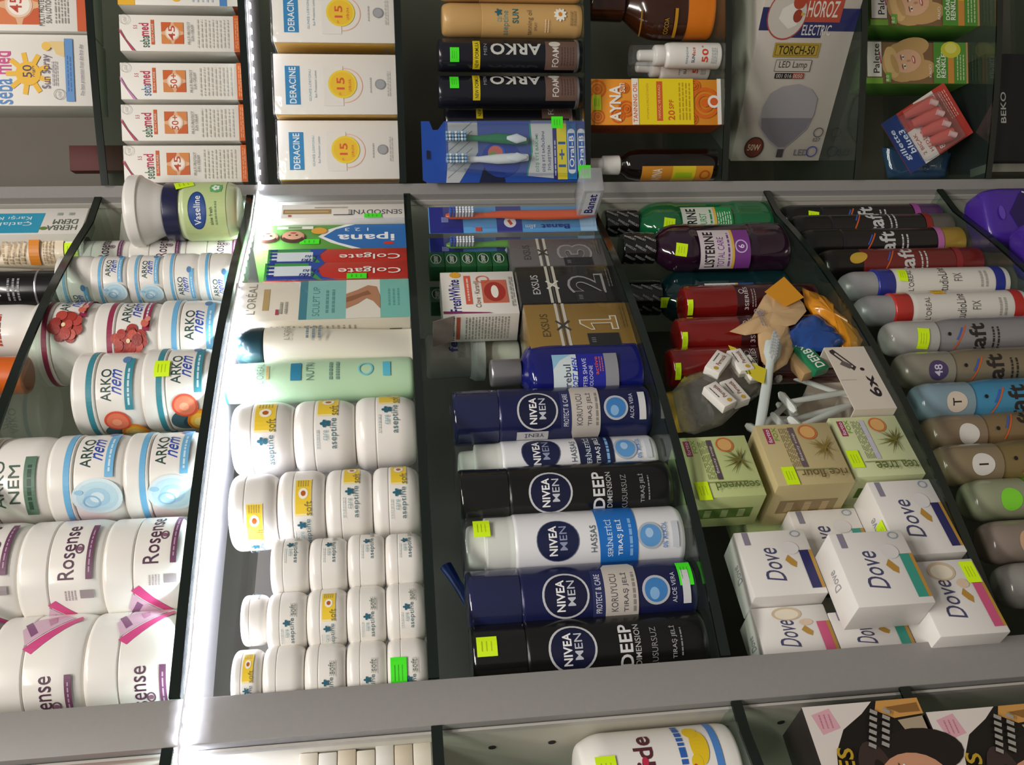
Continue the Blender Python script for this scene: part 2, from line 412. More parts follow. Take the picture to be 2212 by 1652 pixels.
for i in range(1, len(path)):
    seg = path[i]-path[i-1]; L_ = seg.length; 
    while acc <= L_:
        p = path[i-1]+seg*(acc/L_)
        if lm is None:
            q_ = MB().box(-.0027, -.0027, -.0002, .0027, .0027, .0016); q_.m = [1, 1, 1, 0, 1, 1]
            ob = q_.build('led', [LE, LW], led, smooth=False); lm = ob.data
            lr = lm.copy(); lr.materials[0] = emit('led_dim_glow', 'e9edff', 160)
        else:
            ob = bpy.data.objects.new('led', lr if p.x > wpos('C', sRp-.01, 0, 0).x else lm); COL.objects.link(ob); ob.parent = led
        ob.location = inv@p; ob.rotation_euler = (0, 0, math.atan2(seg.y, seg.x)); acc += step
    acc -= L_
# ------------------------------------------------------------------ cream jars
ORD = {1: [''], 2: ['top', 'bottom'], 3: ['top', 'middle', 'bottom'], 4: ['topmost', 'second from top', 'third from top', 'lowest'],
       5: ['topmost', 'second from top', 'middle', 'fourth from top', 'lowest']}
def jar(e, r, h, lidf=.3, lid=None, body=None, taper=.93, lr=1.02, rad=.12, lrad=.1):
    """screw jar: tapered body part and a lid part"""
    zl = h*(1-lidf)
    p = [(r*.80, 0), (r*taper, 0), (r, h*.16), (r, zl-h*.015), (r*.955, zl-h*.01), (r*.955, zl)]
    MB().lathe(fil(p, [0, r*rad, r*.2, r*.03, 0, 0]), 44).build('jar_body', body or WHT, e)
    p = [(r*.955, zl), (r*lr, zl+h*.005), (r*lr, h-h*.04), (r*lr*.97, h), (r*.55, h), (r*.5, h-h*.012), (0, h-h*.012)]
    MB().lathe(fil(p, [0, r*.03, r*.05, r*lrad, 0, 0, 0]), 44).build('lid', lid or WHT, e)
def arko_jar(e, r, h, frac, col, art='drop', yellow=None):
    """white jar, coloured band on the lid, brand name, script word, banner and a picture"""
    jar(e, r, h, .34)
    f = phi(e, frac); mp = cyl_map(r, f); ml = cyl_map(r*1.02, f)
    st = Print(ml, .006); c = 2*PI*r*1.02; st.rect(-c*.49, h*.70, c*.49, h*.78, col); st.build('lid_band', e)
    p = Print(mp, .005, .0003); k = h/.058
    p.text('ARKO', 0, h*.50, r*.80, h*.145, '2b4a45', bold=.2)
    p.text('nem', r*.08, h*.345, r*.58, h*.135, '2f4fb5', bold=.1, shear=.45)
    p.rect(-r*.62, h*.12, r*.75, h*.235, col); p.lines(-r*.5, h*.15, r*.4, h*.205, 1, 'cfe6f4', .5)
    p.ell(r*.70, h*.24, r*.13, h*.06, '5b86b8')
    x = -r*1.05 if art != 'pom' else -r*.85
    if art == 'drop':
        for q, cc in ((1, 'd3e6ee'), (.82, 'bddcea'), (.5, 'a9cfe6'), (.28, 'd5e9f3')): p.ell(x, h*.34, r*.42*q, h*.34*q, cc)
        p.ring(x-.1*r, h*.42, r*.15, h*.12, r*.035, '8fbce0'); p.ell(x+r*.12, h*.58, r*.05, h*.06, '9cc7e4')
    elif art == 'pom':
        for dx, dy, q, cc in [(.30*math.sqrt(random.random())*math.cos(6.28*j*.618), .34*math.sqrt(random.random())*math.sin(6.28*j*.618), random.uniform(.09, .15), random.choice(('a8362e', 'b8473c', 'c4574a', '93302b', 'ad3f37'))) for j in range(34)]+[(.0, .02, .05, 'e8d9a8'), (.40, -.34, .10, 'cf6a58'), (.50, -.40, .07, 'd98a78')]: #, 'b8473c'), (.16, -.14, .26, 'c4574a'), (-.16, -.20, .24, 'ad3f37'), (.1, .16, .2, 'c9665a'), (-.2, .12, .18, 'a5423a'), (.02, -.1, .13, 'd07a68'), (-.08, .04, .10, '93302b'), (.1, .02, .08, '93302b'), (.02, .1, .05, 'e8d9a8'), (.42, -.34, .12, 'cf6a58'), (.3, -.26, .1, 'c05548')):
            p.ell(x+r*dx, h*.42+r*dy, r*q, r*q*.9, cc, 12)
        pass
    elif art == 'fruit':
        p.ell(x-r*.35, h*.42, r*.34, h*.2, '41636f'); p.ell(x-r*.42, h*.33, r*.22, h*.12, '2d4a58')
        p.ell(x-r*.40, h*.18, r*.40, h*.2, 'f0a02a'); p.ell(x-r*.40, h*.19, r*.31, h*.15, 'f7c04a'); p.ell(x-r*.38, h*.2, r*.17, h*.09, 'fbe08a'); p.ring(x-r*.4, h*.18, r*.42, h*.21, r*.04, 'e07a1e')
        p.ell(x+r*.12, h*.38, r*.29, h*.19, 'd9543c'); p.ell(x+r*.12, h*.38, r*.24, h*.155, 'e37a5c'); p.ell(x+r*.1, h*.39, r*.1, h*.07, 'ee9a7a')
    elif art == 'text':
        pass
    p.build('label_print', e)
    if yellow: sticker(e, ml, yellow[0]*r, yellow[1]*h, .0165, .0135, maxu=.004)
def rosense_jar(e, r, h, frac, face='name'):
    jar(e, r, h, .36, lr=1.0, rad=.2)
    mp = cyl_map(r, phi(e, frac)); p = Print(mp, .005, .0003)
    p.text('Rosense', 0, h*.42, r*1.15, h*.19, '54304a', bold=.1)
    p.ring(0, h*.28, r*.10, h*.05, r*.025, '6b4a5c'); p.ell(0, h*.28, r*.045, h*.025, '8b5a76')
    p.rect(-r*.58, h*.11, r*.58, h*.185, '6e4060'); p.lines(-r*.45, h*.13, r*.45, h*.165, 1, 'b59aac', .45)
    p.build('name_print', e); p = Print(mp, .005, .0003)
    for x, g in ((-r*1.35, -1), (r*1.35, 1)):
        p.poly([(x-g*r*.38, h*.56), (x+g*r*.36, h*.10), (x+g*r*.46, h*.14), (x-g*r*.28, h*.66)], 'd14c86')
        p.poly([(x-g*r*.22, h*.64), (x+g*r*.42, h*.20), (x+g*r*.58, h*.34), (x+g*r*.42, h*.60), (x+g*r*.12, h*.72)], 'd3b0c4')
        p.poly([(x-g*r*.05, h*.60), (x+g*r*.04, h*.54), (x+g*r*.34, h*.66), (x+g*r*.24, h*.71)], '8a5a80'); p.poly([(x+g*r*.2, h*.44), (x+g*r*.3, h*.38), (x+g*r*.5, h*.42), (x+g*r*.4, h*.5)], 'c08aa8')
        p.build('leaf_print', e); p = Print(mp, .005, .0003)
    p.rect(-r*.95, h*.10, -r*.78, h*.26, '9a8f92'); p.lines(-r*.98, h*.3, -r*.78, h*.45, 4, 'b0a0a8', .4)
    p.build('barcode_print', e)
def stack(k, n, px, py, r, ztop_px, zb, fn, name, labels, cat, grp, mrg=.008, jit=.0012, args=None):
    s, d = cylp(k, px, py, r, mrg)
    h = (pt(k, ztop_px, py, d-r*.4)[1]-zb)/n
    for i in range(n):
        e = thing(name, labels[i], cat, k, s+random.uniform(-jit, jit), d+random.uniform(-jit, jit), zb+h*(n-1-i), group=grp)
        fn(e, r, h-.0003, *(args[i] if args else ()))
    return s, d, h
B_ = '6fb4e0'; B2 = '5aa7da'; TEA = '3a8c9c'; MAR = '9a2f52'
z = ZC[1]
GJ = 'cream jars on the lit shelf'
nm3 = lambda t: ['%s jar of %s' % (w, t) for w in ORD[3]]
# vaseline-type jar with a white tub on it
d = .004; s = pt('C', 450, 457, d)[0]
e = thing('petroleum_jelly_jar', 'pale green petroleum jelly jar with navy lid and clover badge', 'jar', 'C', s, d, z)
r, h = .0325, .080
MB().lathe(fil([(r*.6, 0), (r*.86, 0), (r, h*.12), (r, h*.72), (r*.93, h*.76), (r*.93, h*.78)], [0, .006, .008, .004, 0, 0]), 44).build('jar_body', mat('pale_green_plastic', 'c9d5a6', .3, coat=.3), e)
MB().lathe(fil([(r*.93, h*.78), (r*.99, h*.785), (r*.99, h*.99), (r*.93, h), (0, h)], [0, .001, .002, .002, 0]), 44).build('lid', mat('navy_plastic', '1d2044', .3, coat=.3), e)
p = Print(cyl_map(r, phi(e, -.05)), .004, .0003)
c = 2*PI*r; p.rect(-c*.3, h*.14, c*.3, h*.70, 'bfd193'); p.ell(0, h*.52, r*.68, h*.125, '23407e'); p.ell(0, h*.52, r*.62, h*.105, '2b4f94')
p.text('Vaseline', 0, h*.52, r*1.0, h*.09, 'f4f4f2', bold=.4); p.text('aloe fresh', -r*.2, h*.34, r*.6, h*.045, '3d5a3a', bold=.2); p.lines(-r*.5, h*.25, r*.3, h*.3, 1, '7d9a6a')
p.rr(r*.84, h*.27, r*.36, h*.15, '63b06a'); p.ell(r*.84, h*.27, r*.21, h*.085, '63b06a')
for q in range(5):
    a = math.radians(90+72*q); p.ell(r*.84+math.cos(a)*r*.08, h*.27+math.sin(a)*h*.035, r*.055, h*.022, 'eef7ea', 12, rot=90+72*q)
p.build('label_print', e)
sticker(e, cyl_map(r, phi(e, -.05)), r*1.05, h*.71, .013, .02, maxu=.004, rot=20)
e = thing('cream_tub', 'plain white cream tub with domed lid standing on the pale green jar', 'tub', 'C', s+.002, d, z+h+.0005)
r2, h2 = .0385, .040
MB().lathe(fil([(r2*.5, 0), (r2*.70, 0), (r2*.78, h2*.22), (r2*.98, h2*.58), (r2*.98, h2*.6)], [0, .002, .004, .003, 0]), 44).build('tub_body', WHT, e)
MB().lathe(fil([(r2*.98, h2*.6), (r2*1.04, h2*.62), (r2*1.04, h2*.93), (r2*.9, h2), (0, h2)], [0, .001, .004, .006, 0]), 44).build('lid', WHT, e)
# plastic packet behind
s, d, t = (*pt('C', 265, 480, .06)[:2], 0); s = sRp-.040
e = thing('plastic_packet', 'crumpled clear plastic packet behind the white tub', 'packet', 'C', s, .040, z, rz=-25)
m_ = MB(); N, M = 8, 10
for q in (-1, 1):
    V = []
    for j in range(M+1):
        for i in range(N+1):
            u, v = i/N*2-1, j/M; th = .006*(1-u*u)*(1-v**3)+random.uniform(-.001, .001)
            V.append((u*.030*(1-.15*v), q*th, v*.142))
    m_.add(V, [(j*(N+1)+i, j*(N+1)+i+1, (j+1)*(N+1)+i+1, (j+1)*(N+1)+i) for j in range(M) for i in range(N)])
m_.build('film', clear('milky_film', 'e8ece6', .14, .2, .55, 'b9bab0', bump=.6), e)
p = Print(plane_front(-.008)); p.text('RO', .004, .075, .009, .005, '3a9a9a', rot=70); p.build('label_print', e)
# rosense small stack of three (right end)
lab = ['white rose cream jar at the %s of the stack beside the pale green jar' % w for w in ORD[3]]
stack('C', 3, 330, 566, .0262, 157, z, rosense_jar, 'cream_jar', lab, 'jar', GJ, .020, args=[(-.72,), (-.72,), (-.72,)])
lab = ['small white cream jar with blue lid band, %s of the stack of five' % w for w in ORD[5]]
stack('C', 5, 305, 604, .0262, 124, z, arko_jar, 'cream_jar', lab, 'jar', GJ, .004, args=[(1.4*.6, B_), (-.55, B_), (-.45, B_), (.35, B_), (.45, B_)])
# big three: two pomegranate, one blue
lab = ['large white cream jar with pomegranate picture, top of its stack', 'large white cream jar with pomegranate picture, middle of its stack', 'large white cream jar with blue lid band under two pomegranate jars']
stack('C', 3, 270, 741, .0415, 74, z, arko_jar, 'cream_jar', lab, 'jar', GJ, .006, args=[(-.96, MAR, 'pom'), (-.80, MAR, 'pom'), (-.42, B_)])
lab = ['white cream jar with teal band and fruit picture, top of a pair', 'white cream jar with teal band, fruit picture and price sticker, bottom of a pair']
stack('C', 2, 308, 846, .0385, 166, z, arko_jar, 'cream_jar', lab, 'jar', GJ, .004, args=[(-.22, TEA, 'fruit'), (-.52, TEA, 'fruit', (-.02, .70))])
def nem_text_jar(e, r, h, frac):
    jar(e, r, h, .30); p = Print(cyl_map(r, phi(e, frac)), .005, .0003)
    p.text('ARKO', -r*.02, h*.62, r*1.05, h*.14, '3f5a4d'); p.text('NEM', -r*.02, h*.42, r*.85, h*.14, '3f5a4d'); p.rect(-r*.75, h*.14, r*.6, h*.29, '5a7a66'); p.lines(-r*.6, h*.17, r*.4, h*.26, 1, '2e4a3c', .6)
    p.lines(-r*1.5, h*.1, -r*1.2, h*.45, 7, '9aa8a0'); p.build('label_print', e)
lab = ['white cream jar with dark green capitals, top of the stack beside the fruit jars', 'white cream jar with blue band and droplet, in the middle beside the fruit jars', 'white cream jar with blue band and droplet, lowest beside the fruit jars']
def mixed(e, r, h, kind, frac):
    nem_text_jar(e, r, h, frac) if kind else arko_jar(e, r, h, frac, B_)
stack('C', 3, 265, 1032, .0385, -40, z, mixed, 'cream_jar', lab, 'jar', GJ, .004, args=[(1, .02), (0, -.62), (0, -.62)])
lab = ['big plain white rose cream jar, %s of the tall stack of three' % w for w in ORD[3]]
stack('C', 3, 225, 1232, .0415, -118, z, rosense_jar, 'cream_jar', lab, 'jar', GJ, .006, args=[(-.55,), (-.42,), (-.62,)])
lab = ['big white rose cream jar with pink leaf, %s of the pair beside the wide post' % w for w in ORD[2]]
stack('C', 2, 200, 1440, .0415, 2, z, rosense_jar, 'cream_jar', lab, 'jar', GJ, .012, args=[(.62,), (.55,)])
# a shadowed jar behind the stacks
s, d = cylp('C', 130, 885, .034, .095)
e = thing('cream_jar', 'dim white jar with blue band standing behind the fruit jars', 'jar', 'C', s, d, z+.085); arko_jar(e, .034, .052, .3, '3f7fb0', 'drop')
e = thing('cream_jar', 'dim white jar at the back under the other dim jar', 'jar', 'C', s, d, z); arko_jar(e, .034, .0848, .3, '3f7fb0', 'drop')

# ------------------------------------------------------------------ top shelf, left edge of the photo
def boxthing(name, label, cat, k, s, d, z, w, dep, h, m_, rz=0, group=None, ch=.0006, tilt=None, part='carton'):
    e = thing(name, label, cat, k, s, d, z, rz, group, tilt)
    MB().box(-w/2, 0, 0, w/2, dep, h, ch=ch).build(part, m_, e, ang=30); return e
def fbox(k, pys, px, d):
    """front-face left/right edges from two photo rows at column px -> centre s and width"""
    a = pt(k, px, pys[0], d)[0]; b = pt(k, px, pys[1], d)[0]; return (a+b)/2, abs(a-b)
z = ZC[0]
d = front(.53)+.010; s, w = fbox('C', (450, 505), 90, d)
h = .135
e = boxthing('cream_carton', 'white herbal cream carton with blue panel on the top shelf', 'box', 'C', s, d, z, w, .028, h, CRD)
p = Print(plane_front()); p.rect(-w*.46, .045, w*.30, h*.98, '2f9fc4'); p.text('Çatlaklara', -w*.1, .085, .06, .008, 'e8f4f8', rot=90); p.text('Karşı Krem', w*.12, .085, .055, .008, 'e8f4f8', rot=90)
p.text('HERBA', -w*.28, .022, .032, .009, '5b6b58', rot=90); p.text('DERM', -w*.05, .02, .026, .009, '5b6b58', rot=90); p.ell(-w*.3, .041, .003, .004, '6a8a3a'); p.lines(w*.2, .01, w*.3, .035, 2, 'a0a8a0')
p.build('label_print', e)
# tube standing on its cap
s, d = cylp('C', 80, 545, .021, .010)
e = thing('sun_cream_tube', 'cream coloured sun tube standing on its white cap with orange marks', 'tube', 'C', s, d, z)
MB().lathe(fil([(.017, 0), (.019, .002), (.019, .019), (.017, .020)], .001), 36).build('cap', WHT, e)
m_ = MB(); V = []; NS = 32; rows = [(.0, .0), (.004, .3), (.02, .8), (.05, .7), (.09, .4), (.125, .06)]
for j, (zz, rr_) in enumerate([(.020, 1.0), (.024, 1.0), (.06, .85), (.10, .5), (.135, .08)]):
    for i in range(NS):
        a = 2*PI*i/NS; V.append((.0205*math.sin(a)*(1+.12*(1-rr_)), -.0205*math.cos(a)*rr_, zz))
m_.add(V, [(j*NS+i, j*NS+(i+1) % NS, (j+1)*NS+(i+1) % NS, (j+1)*NS+i) for j in range(4) for i in range(NS)]); m_.build('tube_body', mat('cream_tube', 'e9d9bf', .4, coat=.1), e)
mp = cyl_map(.0207, phi(e, 0), rf=lambda v: .0212); p = Print(mp, .004, .0012)
p.rect(-.014, .045, .014, .056, 'e08a2c'); p.ell(.0, .103, .0105, .0125, 'e8852c'); p.text('50', 0, .103, .012, .009, 'f6e6cc', bold=.5); p.lines(-.012, .03, .012, .042, 3, 'b49a78'); p.lines(-.012, .06, .012, .085, 4, 'c0a888')
p.build('label_print', e); sticker(e, cyl_map(.0195, phi(e, -.1)), 0, .012, .016, .014, maxu=.004)
# black bottle
s, d = cylp('C', 40, 625, .021, .018)
e = thing('cream_bottle', 'black bottle with white slanted print on the top shelf', 'bottle', 'C', s, d, z)
MB().lathe(fil([(.015, 0), (.0205, 0), (.0205, .10), (.013, .112), (.013, .115)], [0, .003, .006, .002, 0]), 40).build('bottle_body', mat('black_gloss', '111113', .25, coat=.5), e)
MB().lathe([(.0142, .115), (.0142, .140), (0, .140)], 32).build('cap', MATS['black_gloss'], e)
MB().lathe([(.0208, .030), (.0210, .031), (.0208, .032)], 40).build('silver_ring', mat('silver', 'b9b9bc', .3, metal=.8), e)
p = Print(cyl_map(.0205, phi(e, 0)), .004, .0004); p.rr(-.003, .075, .016, .0016, 'd0d0d2', 30); p.rr(.001, .070, .018, .0016, 'd0d0d2', 30); p.lines(-.012, .045, .012, .06, 3, '8a8a90'); p.build('label_print', e)
# white bottle with rounded base, and an orange one
s, d = cylp('C', 10, 718, .027, .010)
e = thing('lotion_bottle', 'white lotion bottle with rounded base and orange print on the top shelf', 'bottle', 'C', s, d, z)
MB().lathe(fil([(.012, 0), (.0235, 0), (.0275, .02), (.0275, .10), (.012, .12), (.012, .124)], [0, .006, .012, .012, .003, 0]), 40).build('bottle_body', WHT, e)
MB().lathe([(.013, .124), (.013, .145), (0, .145)], 28).build('cap', WHT, e)
p = Print(cyl_map(.0275, phi(e, -.1)), .004, .0004); p.rr(-.002, .070, .024, .003, 'd9632c', 20); p.rr(-.001, .063, .02, .003, 'd9632c', 20); p.lines(-.016, .035, .016, .052, 3, 'c04a3a'); p.build('label_print', e)
s, d = cylp('C', -20, 812, .018, .012)
e = thing('oil_bottle', 'orange oil bottle with dark collar on the top shelf', 'bottle', 'C', s, d, z)
MB().lathe(fil([(.010, 0), (.018, 0), (.018, .08), (.009, .095), (.009, .1)], [0, .003, .008, .002, 0]), 32).build('bottle_body', mat('orange_plastic', 'd8641c', .35, coat=.2), e)
MB().lathe([(.010, .1), (.010, .12), (0, .12)], 24).build('cap', MATS['black_gloss'], e)
# ------------------------------------------------------------------ second shelf: toothpaste, tubes, white jars
z = ZC[2]
GT = 'toothpaste cartons'
s, w = fbox('C', (441, 470), 740, front(.56)+.004); d = front(.56)+.004
h = pt('C', 608, 455, d)[1]-z
e = boxthing('toothpaste_carton', 'white toothpaste carton with gold stripe against the corner post', 'box', 'C', s, d, z, w, .03, h, CRD, group=GT)
p = Print(plane_front()); p.text('SENSODYNE', -w*.10, h*.24, h*.44, w*.34, '5a5f66', rot=90, bold=.3); p.rect(-w*.22, h*.60, w*.12, h*.985, 'a98c5a'); p.rect(-w*.12, h*.62, w*.0, h*.97, 'c9ae7c'); p.lines(w*.2, h*.3, w*.28, h*.9, 1, 'b0a898'); p.ell(-w*.36, h*.93, .002, .002, 'd0602c'); p.rect(-w*.34, h*.42, -w*.28, h*.58, '55555c'); p.build('label_print', e)
sticker(e, plane_front(), -w*.42, h*.26, .008, .020, G_)
s, w = fbox('C', (472, 524), 720, front(.52)+.012); d = front(s)+.012
h = pt('C', 553, 498, d)[1]-z
GRN = mat('green_card', '5f9e43', .45, noise=.06, nscale=20)
e = boxthing('toothpaste_carton', 'green and blue children toothpaste carton beside two red cartons', 'box', 'C', s, d, z, w, .05, h, GRN, group=GT)
p = Print(plane_front()); p.poly([(-w*.5, 0), (w*.5, 0), (w*.5, h*.40), (w*.3, h*.52), (0, h*.585), (-w*.25, h*.50), (-w*.5, h*.36)], 'eef2f0'); p.poly([(-w*.5, 0), (w*.5, 0), (w*.5, h*.34), (w*.3, h*.47), (0, h*.55), (-w*.25, h*.45), (-w*.5, h*.30)], '2a6fb8')
p.text('ipana', -w*.02, h*.265, h*.38, w*.36, 'f6f8fa', rot=90, bold=1); p.text('1 2 3', w*.28, h*.33, h*.16, w*.13, 'dfeaf6', rot=90); p.ell(-w*.3, h*.115, .0028, .006, 'd23a2c', rot=0)
for cx, cy, q in ((w*.02, h*.92, 1), (w*.02, h*.75, 1.05)):
    p.ell(cx-w*.05, cy, .0105*q, .0135*q, '4a2c1c'); p.ell(cx, cy, .009*q, .012*q, 'd59a78'); p.ell(cx-.004, cy, .006*q, .0105*q, '4a2c1c'); p.ell(cx+.001, cy, .0075*q, .0105*q, 'dba684')
    p.ell(cx+.001, cy+.004, .0012, .0016, '3a2018'); p.ell(cx+.001, cy-.004, .0012, .0016, '3a2018'); p.ell(cx+.005, cy, .0012, .0035, 'a8443c')
p.rect(w*.28, h*.62, w*.4, h*.86, 'eef2e6'); p.lines(w*.30, h*.64, w*.38, h*.84, 1, '6a9a4a'); p.ell(w*.2, h*.58, .006, .009, 'e8a83a'); p.build('label_print', e)
sticker(e, plane_front(), -w*.22, h*.64, .009, .022, G_)
p = Print(plane_left(-w/2, .05)); p.rect(0, 0, .05, h*.35, '24538f'); p.ell(.022, h*.85, .006, .009, 'e0944a'); p.ell(.03, h*.9, .005, .005, 'e8e8ee'); p.build('side_print', e)
RED = mat('red_card', 'c43428', .4, coat=.1)
for i, (ya, yb, tp) in enumerate(((525, 560, 580), (562, 600, 572))):
    s, w = fbox('C', (ya, yb), 730, front(.47)+.006); d = front(s)+.008
    h = pt('C', tp, (ya+yb)/2, d)[1]-z
    e = boxthing('toothpaste_carton', ['red toothpaste carton touching the green and blue carton', 'red toothpaste carton with bright green price sticker'][i], 'box', 'C', s, d, z, w, .038, h, RED, group=GT)
    p = Print(plane_front()); p.poly([(-w*.5, h*.48), (-w*.3, h*.60), (w*.1, h*.64), (w*.5, h*.58), (w*.5, h), (-w*.5, h)], '2b4fa8'); p.poly([(-w*.5, h*.60), (w*.15, h*.69), (w*.45, h*.70), (w*.5, h), (-w*.5, h)], '3f9a4a')
    p.rect(-w*.30, h*.68, w*.30, h*.97, 'dfeaf0'); p.poly([(-w*.5, h*.62), (-w*.25, h*.70), (-w*.25, h*.98), (-w*.5, h*.98)], '2a3f9a')
    for q in range(4): p.rr(w*(.42-.22*q), h*.96, w*.12, h*.05, '2a3a90')
    p.text('Üçlü', w*.02, h*.68, h*.11, w*.22, '2b3f8a', rot=90, bold=.4, shear=.3); p.text('Etki', -w*.22, h*.71, h*.10, w*.2, '2b3f8a', rot=90, bold=.4, shear=.3)
    p.text('Colgate', 0, h*.27, h*.44, w*.40, 'f4eee8', rot=90, bold=.35); p.build('label_print', e)
    if i: sticker(e, plane_front(), -w*.34, h*.36, .009, .021, G_)
# sculpt carton in film
s, w = fbox('C', (601, 684), 690, front(.40)+.004); d = front(s)+.006; h = pt('C', 506, 642, d)[1]-z
e = boxthing('cream_carton', 'pale beauty cream carton with turquoise panels and an arm photo, in film', 'box', 'C', s, d, z, w, .05, h, mat('ivory_card', 'e3dccb', .45))
p = Print(plane_front()); p.text("L'ORÉAL", w*.05, h*.905, w*.78, h*.062, '8a8a80'); p.rect(-w*.25, h*.80, w*.3, h*.835, 'c0a46e'); p.rect(-w*.5, h*.585, w*.5, h*.63, '3f8494'); p.rect(-w*.5, h*.365, w*.5, h*.585, '8ac4bc'); p.text('SCULPT UP', -w*.05, h*.535, w*.75, h*.04, '4a8a8a'); p.lines(-w*.35, h*.42, w*.25, h*.49, 2, '5f9a98')
p.rect(-w*.5, h*.17, w*.5, h*.365, 'e8e2d6'); p.rect(-w*.5, 0, w*.5, h*.17, '7cc3b6'); p.lines(-w*.2, h*.05, w*.25, h*.13, 3, '5aa59c'); p.lines(-w*.35, h*.69, -w*.05, h*.745, 2, 'a8a49a'); p.rect(-w*.38, h*.745, -w*.24, h*.76, 'b8405a')
p.poly([(w*.12, h*.365), (w*.22, h*.30), (w*.34, h*.24), (w*.3, h*.19), (w*.05, h*.17), (-w*.28, h*.17), (-w*.08, h*.21), (0, h*.25), (-w*.14, h*.30), (-w*.26, h*.365)], 'b9835f'); p.poly([(w*.02, h*.365), (w*.12, h*.29), (w*.2, h*.24), (w*.1, h*.22), (w*.05, h*.27), (-w*.06, h*.33), (-w*.1, h*.365)], '95603f'); p.build('label_print', e)
p = Print(plane_left(-w/2, .05)); p.lines(.008, h*.3, .042, h*.8, 16, 'a8a496', .35); p.rect(.012, h*.05, .036, h*.12, '6a665c'); p.build('side_print', e)
MB().box(-w/2-.0022, -.0022, 0, w/2+.0022, .0522, h+.003, ch=.002).build('film_wrap', FILM, e)
# white tube with dark green cap (stands on its crimp)
d = front(.34)+.026; s = pt('C', 700, 749, d)[0]; h = pt('C', 508, 749, d)[1]-z
e = thing('cream_tube', 'ivory cream tube with dark green dome cap beside the turquoise carton', 'tube', 'C', s, d, z)
m_ = MB(); NS = 36; r = .0205; rows = [(0, .05, 1.12), (h*.012, .06, 1.12), (h*.10, .25, 1.08), (h*.35, .62, 1.04), (h*.7, .95, 1.0), (h*.825, 1, 1.0)]
V = [(r*q*math.sin(2*PI*i/NS), -r*k_*math.cos(2*PI*i/NS), zz) for zz, k_, q in rows for i in range(NS)]
m_.add(V, [(j*NS+i, j*NS+(i+1) % NS, (j+1)*NS+(i+1) % NS, (j+1)*NS+i) for j in range(len(rows)-1) for i in range(NS)]); m_.build('tube_body', mat('ivory_tube', 'ebe6d6', .35, coat=.2), e)
MB().lathe(fil([(r, h*.83), (r*1.03, h*.84), (r*1.0, h*.92), (r*.75, h*.985), (0, h)], [0, .001, .01, .008, 0], 6), 36).build('cap', mat('dark_green_plastic', '16323a', .25, coat=.4), e)
p = Print(cyl_map(r, phi(e, -.8), rf=lambda v: r*1.03), .004, .0004); p.text("L'ORÉAL", 0, h*.70, .022, .007, '8a8a80'); p.lines(-.01, h*.5, .01, h*.6, 3, '7a8a90'); p.build('label_print', e)
# green bottle
d = front(.29)+.030; s = pt('C', 700, 823, d)[0]; h = pt('C', 484, 823, d)[1]-z
e = thing('lotion_bottle', 'pale mint green lotion bottle with a teal rim at the top', 'bottle', 'C', s, d, z); r = .0225
MB().lathe(fil([(r*.6, 0), (r*.98, 0), (r*1.02, h*.05), (r*1.02, h*.55), (r*.98, h*.70), (r*.9, h*.93)], [0, .005, .01, .05, .03, 0]), 44, sy=.85).build('bottle_body', mat('mint_plastic', 'b7d8b4', .3, coat=.3), e)
MB().lathe(fil([(r*.905, h*.93), (r*.89, h*.965), (r*.88, h*.972)], 0), 44, sy=.85).build('clear_band', mat('pale_mint_plastic', 'cfe0da', .25, coat=.4), e)
MB().lathe(fil([(r*.9, h*.965), (r*.9, h*.995), (r*.82, h), (0, h)], [0, .002, .002, 0]), 44, sy=.85).build('cap', mat('teal_plastic', '178a86', .25, coat=.4), e)
p = Print(cyl_map(r*1.02, phi(e, -.55), .85, rf=lambda v: r*(1.02 if v < h*.6 else 1.02-.3*(v/h-.6))), .004, .0006); p.text("L'ORÉAL", 0, h*.80, .024, .008, '7f968c'); p.rect(-.008, h*.75, .008, h*.765, 'c0a46e'); p.rect(-.010, h*.585, .010, h*.64, '2f7fa0'); p.text('NUTRI', 0, h*.54, .02, .007, '6a8a80'); p.lines(-.01, h*.38, .01, h*.45, 2, '7a9a8c'); p.ring(0, h*.25, .007, .007, .0015, '6fc4d8'); p.rect(-.008, h*.12, .008, h*.16, '5ab8d0'); p.build('label_print', e)
